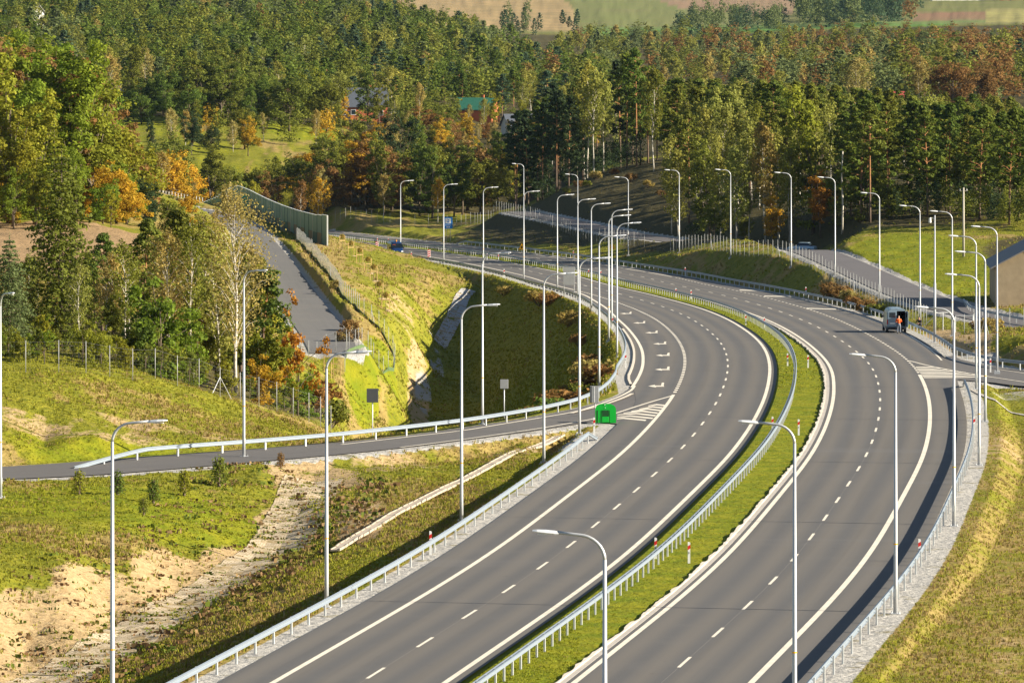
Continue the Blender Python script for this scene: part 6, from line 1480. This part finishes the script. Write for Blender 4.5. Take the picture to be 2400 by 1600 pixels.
# ------------------------------------------------------------------ pine and birch wood on the right
for t, Y, h, k, c_, va, lb in [
    (1350, 1085, 23, 'birch', 'pale olive', 3, 'tallest birch of the white-trunked clump on the dark mound'), (1362, 1080, 21, 'birch', 'pale olive', 1, 'right birch of the white-trunked clump on the dark mound'), (1343, 1090, 20, 'birch', 'olive green', 3, 'left birch of the white-trunked clump on the dark mound'), (1385, 1085, 18, 'birch', 'pale olive', 1, 'crooked white birch right of the clump on the mound'),
    (1440, 1075, 22, 'pine', 'mid green', 4, 'tall red-trunked pine on top of the dark mound'), (1462, 1070, 22.5, 'pine', 'mid green', 4, 'second red-trunked pine on top of the dark mound'), (1425, 1090, 21, 'pine', 'dark green', 0, 'dark pine behind the red-trunked pines on the mound'), (1500, 1040, 20, 'birch', 'olive green', 1, 'thin birch right of the red-trunked pines'),
    (1655, 835, 14, 'birch', 'pale olive', 2, 'leftmost pale birch of the white birch row above the access road'), (1690, 828, 15.5, 'birch', 'pale olive', 0, 'forking white birch of the row above the access road'), (1722, 832, 17, 'birch', 'pale olive', 1, 'tall white birch of the row above the access road'), (1757, 826, 19, 'birch', 'tan', 3, 'tallest white birch of the row above the access road'),
    (1790, 830, 17.5, 'birch', 'pale olive', 1, 'leaning white birch left of the yellow maple'), (1812, 822, 15, 'birch', 'pale olive', 3, 'slim white birch touching the yellow maple'), (1868, 822, 17.5, 'broadleaf', 'yellow green', 3, 'tall yellow green maple in the birch row on the right'), (1885, 812, 8, 'broadleaf', 'orange', 1, 'orange undergrowth tree at the foot of the yellow maple'),
    (1775, 815, 7, 'broadleaf', 'golden', 1, 'golden undergrowth tree among the white birch trunks'), (1712, 840, 5, 'broadleaf', 'olive green', 1, 'olive undergrowth tree at the foot of the birch row'), (1640, 815, 6, 'broadleaf', 'olive green', 1, 'olive undergrowth tree at the left end of the birch row'), (1630, 850, 13, 'broadleaf', 'olive green', 3, 'olive tree left of the birch row')]:
    tree(k, px(t, Y), Y, h, c_, lb, 'front trees of the right wood', va)
x, y, z = spot(1934, 800); r = thing('dead_birch', 'dead branchless white birch trunk before the dark pines', 'dead tree', (x, y, z)); a = MB(); a.tube([(0, 0, -.5), (.12, 0, 4), (-.05, 0, 8), (.1, 0, 12)], [.17, .14, .12, .10], 7); a.tube([(0, 0, 10), (-.7, 0, 10.6)], [.05, .02], 4); a.tube([(.05, 0, 7), (.9, 0, 6.9)], [.04, .015], 4); a.build('trunk', M_BBIRCH, r, smooth=True)
RENV = ([1300, 1340, 1480, 1600, 1750, 1900, 2100, 2400], [150, 140, 165, 180, 178, 196, 205, 225])
scatter('rfront', [(1930, 790), (2110, 795), (2460, 740), (2520, 800), (2420, 870), (1930, 850)], 50, [('pine', 'mid green', 3), ('pine', 'olive green', 1.4), ('pine', 'dark green', 2.4), ('broadleaf', 'mid green', .6)], {'all': (15, 19.5)}, 'in the front row of the dark pine wood on the right', 'front pines on the right', 2.6, 0, ([1930, 2000, 2100, 2400], [250, 225, 235, 250]), 1.15)
scatter('runder', [(1580, 845), (1800, 842), (1930, 805), (2460, 745), (2500, 775), (1930, 835), (1600, 850)], 60, [('broadleaf', 'dark green', 2), ('broadleaf', 'olive green', 2), ('broadleaf', 'mid green', 2), ('broadleaf', 'rust brown', .5)], {'all': (3.5, 6.5)}, 'in the undergrowth along the edge of the right wood', 'undergrowth along the right wood', 2.0)
scatter('mundr', [(1230, 1075), (1300, 1068), (1400, 1090), (1560, 985), (1570, 1010), (1400, 1130), (1240, 1120)], 22, [('broadleaf', 'dark green', 2), ('broadleaf', 'olive green', 1.5)], {'all': (4, 7)}, 'in the undergrowth at the top of the dark mound', 'undergrowth on the dark mound', 2.0)
scatter('rfront2', [(1540, 880), (1930, 850), (1930, 930), (1560, 960)], 34, [('pine', 'olive green', 1.2), ('birch', 'pale olive', 3), ('birch', 'olive green', 2), ('broadleaf', 'mid green', 1.4)], {'all': (13, 18)}, 'in the mixed wood behind the white birch row', 'trees behind the white birch row', 3)
scatter('rmid', [(1390, 1100), (1560, 960), (2000, 880), (2500, 860), (2560, 1060), (1900, 1120), (1390, 1190)], 100, [('pine', 'mid green', 2.4), ('pine', 'olive green', 2.4), ('birch', 'pale olive', 2.4), ('broadleaf', 'yellow green', .5), ('pine', 'dark green', 1.2), ('broadleaf', 'olive green', 1.2)], {'all': (15, 20)}, 'in the middle of the right wood', 'trees in the middle of the right wood', 3.3, 0, RENV, 1.2)
scatter('rwest', [(1180, 1110), (1290, 1075), (1340, 1110), (1380, 1200), (1220, 1220)], 26, [('pine', 'dark green', 3), ('pine', 'mid green', 2), ('broadleaf', 'olive green', 1)], {'all': (16, 20)}, 'at the shaded west end of the right wood', 'trees at the west end of the right wood', 2.6)
scatter('rback', [(1340, 1200), (2560, 1080), (2560, 1420), (1340, 1420)], 96, [('pine', 'olive green', 2.4), ('pine', 'mid green', 2), ('birch', 'pale olive', 2), ('broadleaf', 'olive green', 1.4), ('birch', 'tan', 1), ('spruce', 'mid green', .8)], {'all': (12, 17)}, 'at the back of the right wood', 'trees at the back of the right wood', 4.2, 0, RENV, 1.3)
# ------------------------------------------------------------------ wooded hills
hill_mix = [('pine', 'blue green', 2.4), ('broadleaf', 'olive green', 1.8), ('pine', 'mid green', 2), ('birch', 'pale olive', 1.4), ('broadleaf', 'mid green', 1.6), ('pine', 'grey green', 1.2), ('birch', 'tan', .9), ('broadleaf', 'grey green', 1.2), ('broadleaf', 'rust brown', .5), ('broadleaf', 'yellow green', .5), ('spruce', 'dark green', .6)]
right_mix = [('pine', 'blue green', 1.6), ('broadleaf', 'olive green', 2), ('birch', 'pale olive', 1.6), ('broadleaf', 'rust brown', .9), ('pine', 'grey green', 1.6), ('birch', 'tan', 1.2), ('broadleaf', 'grey green', 2), ('broadleaf', 'orange', .25), ('broadleaf', 'mid green', 1)]
scatter('hfront', [(285, 1432), (765, 1436), (765, 1475), (285, 1480)], 34, [('broadleaf', 'olive green', 2), ('broadleaf', 'mid green', 2), ('birch', 'tan', 1), ('broadleaf', 'rust brown', .6)], {'all': (4, 10)}, 'along the foot of the wooded hill behind the meadow', 'trees along the foot of the hill', 4, 0, None, 1.3)
scatter('hfront2', [(912, 1420), (1030, 1420), (1035, 1480), (912, 1480)], 10, [('broadleaf', 'olive green', 2), ('pine', 'mid green', 1)], {'all': (6, 11)}, 'between the brick house and the green-roofed house', 'trees between the houses', 4, 0, None, 1.3)
scatter('hill1', [(-150, 1450), (800, 1450), (1000, 1520), (1380, 1440), (1420, 1700), (-150, 1760)], 290, hill_mix, {'all': (10, 15)}, 'on the lower wooded hillside', 'trees on the lower hillside', 5.0, 0, None, 1.4)
scatter('hill2', [(-150, 1760), (1400, 1700), (1330, 2120), (-150, 2150)], 300, hill_mix, {'all': (10, 15)}, 'on the upper wooded hillside', 'trees on the upper hillside', 5.2, 300, None, 1.4)
scatter('hill3', [(-200, 2150), (1250, 2120), (1130, 2600), (880, 2900), (-200, 2950)], 390, hill_mix, {'all': (11, 15)}, 'on the hilltop', 'trees on the hilltop', 6.5, 390, None, 1.45)
scatter('gap', [(1400, 1450), (1760, 1450), (1760, 1750), (1420, 1750)], 34, [('broadleaf', 'grey green', 2), ('pine', 'blue green', 1.0), ('birch', 'pale olive', 1)], {'all': (4, 9)}, 'in the hollow behind the right wood', 'trees in the hollow behind the right wood', 6)
scatter('rh1', [(1700, 1440), (2520, 1440), (2520, 1850), (1700, 1850)], 140, right_mix, {'all': (10, 15)}, 'on the near right hill', 'trees on the near right hill', 5.4, 0, None, 1.4)
scatter('rh2', [(1340, 1900), (2520, 1850), (2520, 2350), (1340, 2350)], 230, right_mix, {'all': (10, 14)}, 'on the far right hill', 'trees on the far right hill', 6.6, 230, ([1000,1060,1150,1300,1400,1560,1700,1830,2100,2400],[25,40,58,60,42,45,58,56,56,60]), 1.45)
scatter('rh3', [(1250, 2350), (2520, 2350), (2520, 2950), (1300, 2760)], 250, right_mix, {'all': (10, 14)}, 'at the edge of the far fields', 'trees at the edge of the far fields', 8, 250, ([1000,1060,1150,1300,1400,1560,1700,1830,2100,2400],[25,40,58,60,42,45,58,56,56,60]), 1.45)
scatter('rh4', [(1560, 3050), (1800, 3050), (1800, 3160), (1560, 3160)], 26, [('broadleaf', 'grey green', 2), ('broadleaf', 'blue green', 2)], {'all': (11, 16)}, '', '', 6, 26)
scatter('rh5', [(1830, 3050), (2110, 3050), (2110, 3500), (1830, 3700)], 80, [('broadleaf', 'grey green', 2), ('broadleaf', 'blue green', 2), ('broadleaf', 'rust brown', .6), ('pine', 'blue green', 2)], {'all': (15, 23)}, '', '', 6, 80)
scatter('rh6', [(1150, 2800), (1340, 2800), (1340, 2960), (1150, 2960)], 14, [('pine', 'blue green', 2), ('broadleaf', 'grey green', 1)], {'all': (11, 17)}, '', '', 6, 14)
scatter('rh7', [(2040, 3960), (2400, 3960), (2400, 4060), (2040, 4060)], 16, [('broadleaf', 'blue green', 2)], {'all': (6, 10)}, '', '', 6, 16)
tree('broadleaf', px(2190, 1400), 1400, 13, 'rust brown', 'wide rust brown beech crown above the right wood', 'beeches above the right wood', 2, wide=1.35)
tree('broadleaf', px(2255, 1420), 1420, 12, 'rust brown', 'smaller brown beech crown right of the wide one above the wood', 'beeches above the right wood', 0, wide=1.2)
# the far wood as one mass
LOD = {}
for kind in ('pine', 'birch', 'broadleaf', 'spruce', 'larch'):
    LOD[kind] = []
    for c_, w_, H, t in PROTO[kind]:
        k = np.random.RandomState(5).permutation(len(t.V))[:850]; V = t.V[k]; cen = V.mean(1, keepdims=True); LOD[kind].append((cen + (V - cen) * 1.75, t.va[k], H))
VV, VA, VT = [], [], []
for kind, x, y, z, h, colour, a_, wd_ in MASS:
    V, va, H = LOD[kind][rnd.randrange(len(LOD[kind]))]; s_ = h / H; ca, sa = math.cos(a_), math.sin(a_)
    R3 = np.array([[ca, -sa, 0], [sa, ca, 0], [0, 0, 1]]); VV.append((V * np.array([s_ * wd_, s_ * wd_, s_])) @ R3.T + np.array([x, y, z])); VA.append(va); f = 1 + rnd.uniform(-.15, .15); VT.append(np.repeat([np.array(PAL[colour]) * f], len(va), 0))
if VV: tag(link('far_wood', quad_mesh('far_wood', np.concatenate(VV), M_LEAFT, np.concatenate(VA), tint=np.concatenate(VT))), kind='stuff')
print('TREES', COUNT, 'mass', len(MASS))

# ------------------------------------------------------------------ weeds on the embankments and grass
wd = [(1120, 640), (1235, 705), (1250, 650), (1330, 690), (1290, 560), (1340, 520), (1370, 500), (1400, 470), (1330, 470), (1290, 450), (1360, 440), (1310, 500), (1240, 480), (1395, 500), (1270, 420), (1180, 700)]
def embank(t, Y): return spot(t, Y)
for i, (t, Y, h, c_) in enumerate([(1160, 712, 1.4, 'tan'), (1245, 668, 2.0, 'tan'), (1262, 660, 1.6, 'rust brown'), (1310, 610, 2.0, 'tan'), (1335, 560, 1.5, 'rust brown'), (1350, 505, 1.8, 'rust brown'), (1362, 470, 2.2, 'tan'), (1330, 455, 2.0, 'rust brown'), (1340, 435, 2.0, 'olive green'), (1300, 425, 2.4, 'rust brown'), (1375, 455, 1.6, 'rust brown'), (1290, 440, 2.2, 'rust brown'), (1270, 415, 2.0, 'mid green'), (1240, 412, 1.8, 'rust brown'), (1215, 405, 1.6, 'olive green')]):
    x, y, z = spot(t, Y); tree('near_shrub', x, y, h, c_, f'{c_} dry weed bush on the dark inner embankment', 'weed bushes on the inner embankment', z=z, wide=1.2)
for i, (t, Y, h, c_) in enumerate([(1905, 650, 1.8, 'rust brown'), (1925, 640, 2.0, 'rust brown'), (1945, 632, 1.8, 'tan'), (1962, 622, 1.7, 'rust brown'), (1985, 610, 1.6, 'rust brown'), (2010, 600, 1.4, 'olive green'), (800, 560, 1.6, 'rust brown'), (805, 575, 1.4, 'rust brown'), (772, 640, 1.3, 'tan'), (790, 560, 1.2, 'tan'), (2280, 530, 1.4, 'tan'), (2250, 535, 1.2, 'rust brown')]):
    x, y, z = spot(t, Y); w_ = 'above the upper right guardrail' if t > 1500 and t < 2100 else 'at the fence beside the country road' if t < 1500 else 'at the fence below the access road'; tree('near_shrub', x, y, h, c_, f'{c_} dry bush {w_}', 'dry bushes along the fences', z=z)
for i, (t, Y, h, c_) in enumerate([(1330, 1050, 1.6, 'rust brown'), (1370, 1058, 1.8, 'tan'), (1410, 1055, 1.5, 'rust brown'), (1300, 1035, 1.5, 'olive green'), (1450, 1030, 1.7, 'rust brown'), (1490, 1000, 1.6, 'tan'), (1350, 1040, 1.3, 'olive green'), (1520, 975, 1.5, 'rust brown')]):
    x, y, z = spot(t, Y); tree('near_shrub', x, y, h, c_, f'{c_} dry bush on the slope of the dark mound', 'dry bushes on the dark mound', z=z)
def grass(n, t0, t1, Y0, Y1, size, seed, dens=None):
    r = np.random.RandomState(seed); t = r.uniform(t0, t1, n * 3); Y = np.exp(r.uniform(math.log(Y0), math.log(Y1), n * 3)); x = px(t, Y)
    s, o, d = main_coords(x, Y); lo_ = oPL(s) - 1.4; hi_ = oPR(s) + np.interp(s, [0, 290, 320, 1100], [1.55, 1.55, 1.6, 1.2])
    ok = (d > 59) | (o < lo_) | (o > hi_) | ((o > .7) & (o < oE(s) - .8))
    dr, i = nearest(RAMPC, x, Y, 30); ok &= dr > RAMPW[i] + 1.1
    de, i = nearest(EXC, x, Y, 30); ok &= de > EXW[i] + 1.6
    for ln in (SLd, SRd): dd, i = nearest(ln, x, Y, 20); ok &= dd > 3.9
    # look the soil up on the ground sheet
    ci = np.clip(np.searchsorted(tcols, t), 0, len(tcols) - 1); ri_ = np.clip(np.searchsorted(yrows, Y), 0, len(yrows) - 1); k = ri_ * len(tcols) + ci
    bare_ = np.maximum.reduce([sand[k] * 1.05, gravel[k], plough[k] * 1.2, wood[k] * .95]); ok &= r.uniform(0, 1, len(t)) > np.minimum(bare_ * 1.05, .93)
    t, Y, x, k = t[ok][:n], Y[ok][:n], x[ok][:n], k[ok][:n]; z = ground(x, Y); m = len(x)
    dr_ = dry[k]; lu = lush[k]; nb = 4
    h = size * r.uniform(.5, 1.3, m) * (1 + .9 * dr_) * (1 - .45 * lu)
    base = np.where((r.uniform(0, 1, m) < dr_ * .75)[:, None], np.array([.24, .165, .055]), np.array([.205, .20, .015]))
    base = np.where((r.uniform(0, 1, m) < lu * .8)[:, None], np.array([.20, .21, .010]), base) * r.uniform(.8, 1.2, (m, 1))
    V = []; va = []; T_ = []
    for b in range(nb):
        a_ = r.uniform(0, 6.28, m); w_ = size * r.uniform(.18, .34, m); tilt = r.uniform(-.5, .5, (m, 2)); dx, dy = np.cos(a_) * w_, np.sin(a_) * w_; ox, oy = r.normal(size=m) * size * .45, r.normal(size=m) * size * .45
        p0 = np.c_[x + ox - dx, Y + oy - dy, z - .03]; p1 = np.c_[x + ox + dx, Y + oy + dy, z - .03]; tp_ = np.c_[tilt[:, 0] * h, tilt[:, 1] * h, h]
        V.append(np.stack([p0, p1, p1 + tp_ - np.c_[dx, dy, 0 * dx] * .6, p0 + tp_ + np.c_[dx, dy, 0 * dx] * .6], 1)); va.append(r.uniform(.3, .8, m)); T_.append(base)
    return np.concatenate(V), np.concatenate(va), np.concatenate(T_)
G_ = [grass(48000, -40, 1330, 212, 395, .11, 91), grass(30000, 1000, 2420, 205, 470, .085, 92), grass(26000, -40, 1000, 345, 560, .10, 93), grass(20000, 640, 2420, 430, 1000, .17, 94), grass(12000, 860, 1450, 400, 760, .2, 95)]
def weeds(line, w_, n, seed, sizes, cols):
    r = np.random.RandomState(seed); Q = smooth_line(line, 2, step=.5); i = r.randint(0, len(Q), n); x = Q[i, 0] + r.uniform(-w_, w_, n); y = Q[i, 1] + r.uniform(-1.2, 1.2, n); z = ground(x, y)
    V = []; va = []; T_ = []; c_ = np.array(cols)[r.randint(0, len(cols), n)] * r.uniform(.7, 1.2, (n, 1)); h = r.uniform(*sizes, n)
    for b in range(7):
        a_ = r.uniform(0, 6.28, n); w2 = h * r.uniform(.25, .55, n); dx, dy = np.cos(a_) * w2, np.sin(a_) * w2; ox, oy = r.normal(size=n) * h * 1.6, r.normal(size=n) * h * .8
        p0 = np.c_[x + ox - dx, y + oy - dy, z]; p1 = np.c_[x + ox + dx, y + oy + dy, z]; tp_ = np.c_[r.uniform(-.5, .5, n) * h, r.uniform(-.5, .5, n) * h, h * r.uniform(.5, 1.1, n)]
        V.append(np.stack([p0, p1, p1 + tp_, p0 + tp_], 1)); va.append(r.uniform(.3, .8, n)); T_.append(c_)
    return np.concatenate(V), np.concatenate(va), np.concatenate(T_)
WC = [(.17, .10, .045), (.14, .13, .02), (.10, .13, .015), (.22, .14, .06)]
CHN = tp((722, 343), (690, 328), (640, 312), (520, 297), (400, 285), (250, 270), (100, 257), (-60, 246))
G_ += [weeds(CHN, 1.8, 620, 101, (.06, .16), WC), weeds([(a - 4.2, b + 4) for a, b in CHN], 3.2, 520, 102, (.06, .2), WC), weeds([(a + 3.2, b - 2) for a, b in CHN], 1.8, 420, 103, (.1, .28), WC)]
tag(link('grass', quad_mesh('grass', np.concatenate([g[0] for g in G_]), M_GRASS, np.concatenate([g[1] for g in G_]), tint=np.concatenate([g[2] for g in G_]))), kind='stuff')
# ------------------------------------------------------------------ camera, sun, sky
cam = bpy.data.cameras.new('camera'); co_ = bpy.data.objects.new('camera', cam); COL.objects.link(co_)
cam.sensor_width = 36.0; cam.lens = 36.0 * FOC / 2352.0
cam.shift_y = -(784.0 - HOR) / 2352.0
cam.clip_start = 1.0; cam.clip_end = 12000.0
co_.location = (0, 0, CAMZ); co_.rotation_euler = (math.radians(90), 0, 0)
sc.camera = co_
SUN_EL, SUN_AZ = 23.5, 102.0          # degrees; azimuth clockwise from +Y
sd = bpy.data.lights.new('sun', 'SUN'); sd.energy = 5.0; sd.angle = math.radians(.5); sd.color = (1.0, .91, .75)
so = bpy.data.objects.new('sun', sd); COL.objects.link(so)
az, el = math.radians(SUN_AZ), math.radians(SUN_EL)
sv = Vector((math.sin(az) * math.cos(el), math.cos(az) * math.cos(el), math.sin(el)))
so.rotation_euler = sv.to_track_quat('Z', 'Y').to_euler()
w = bpy.data.worlds.new('World'); sc.world = w; w.use_nodes = True
nt = w.node_tree; nt.nodes.clear()
sky = nt.nodes.new('ShaderNodeTexSky'); sky.sky_type = 'NISHITA'; sky.sun_disc = False
sky.sun_elevation = el; sky.sun_rotation = az; sky.air_density = 1.0; sky.dust_density = .6; sky.ozone_density = 1.6
bg = nt.nodes.new('ShaderNodeBackground'); bg.inputs['Strength'].default_value = .05
wo = nt.nodes.new('ShaderNodeOutputWorld')
nt.links.new(sky.outputs[0], bg.inputs[0]); nt.links.new(bg.outputs[0], wo.inputs[0])
sc.view_settings.view_transform = 'Standard'; sc.view_settings.look = 'None'
sc.view_settings.exposure = 1.25; sc.view_settings.gamma = 1.0
try: sc.view_settings.use_curve_mapping = False
except Exception: pass

# ------------------------------------------------------------------ air
hz = MB(); hz.box((0, 3050, 62), (3400, 6160, 200))
hzm, hnt, hout = new_mat('haze'); hv = hnt.nodes.new('ShaderNodeVolumePrincipled')
hv.inputs['Color'].default_value = (.50, .72, 1.0, 1); hv.inputs['Density'].default_value = .000011; hv.inputs['Anisotropy'].default_value = .2
hnt.links.new(hv.outputs[0], hout.inputs['Volume'])
tag(hz.build('haze', hzm), kind='stuff')
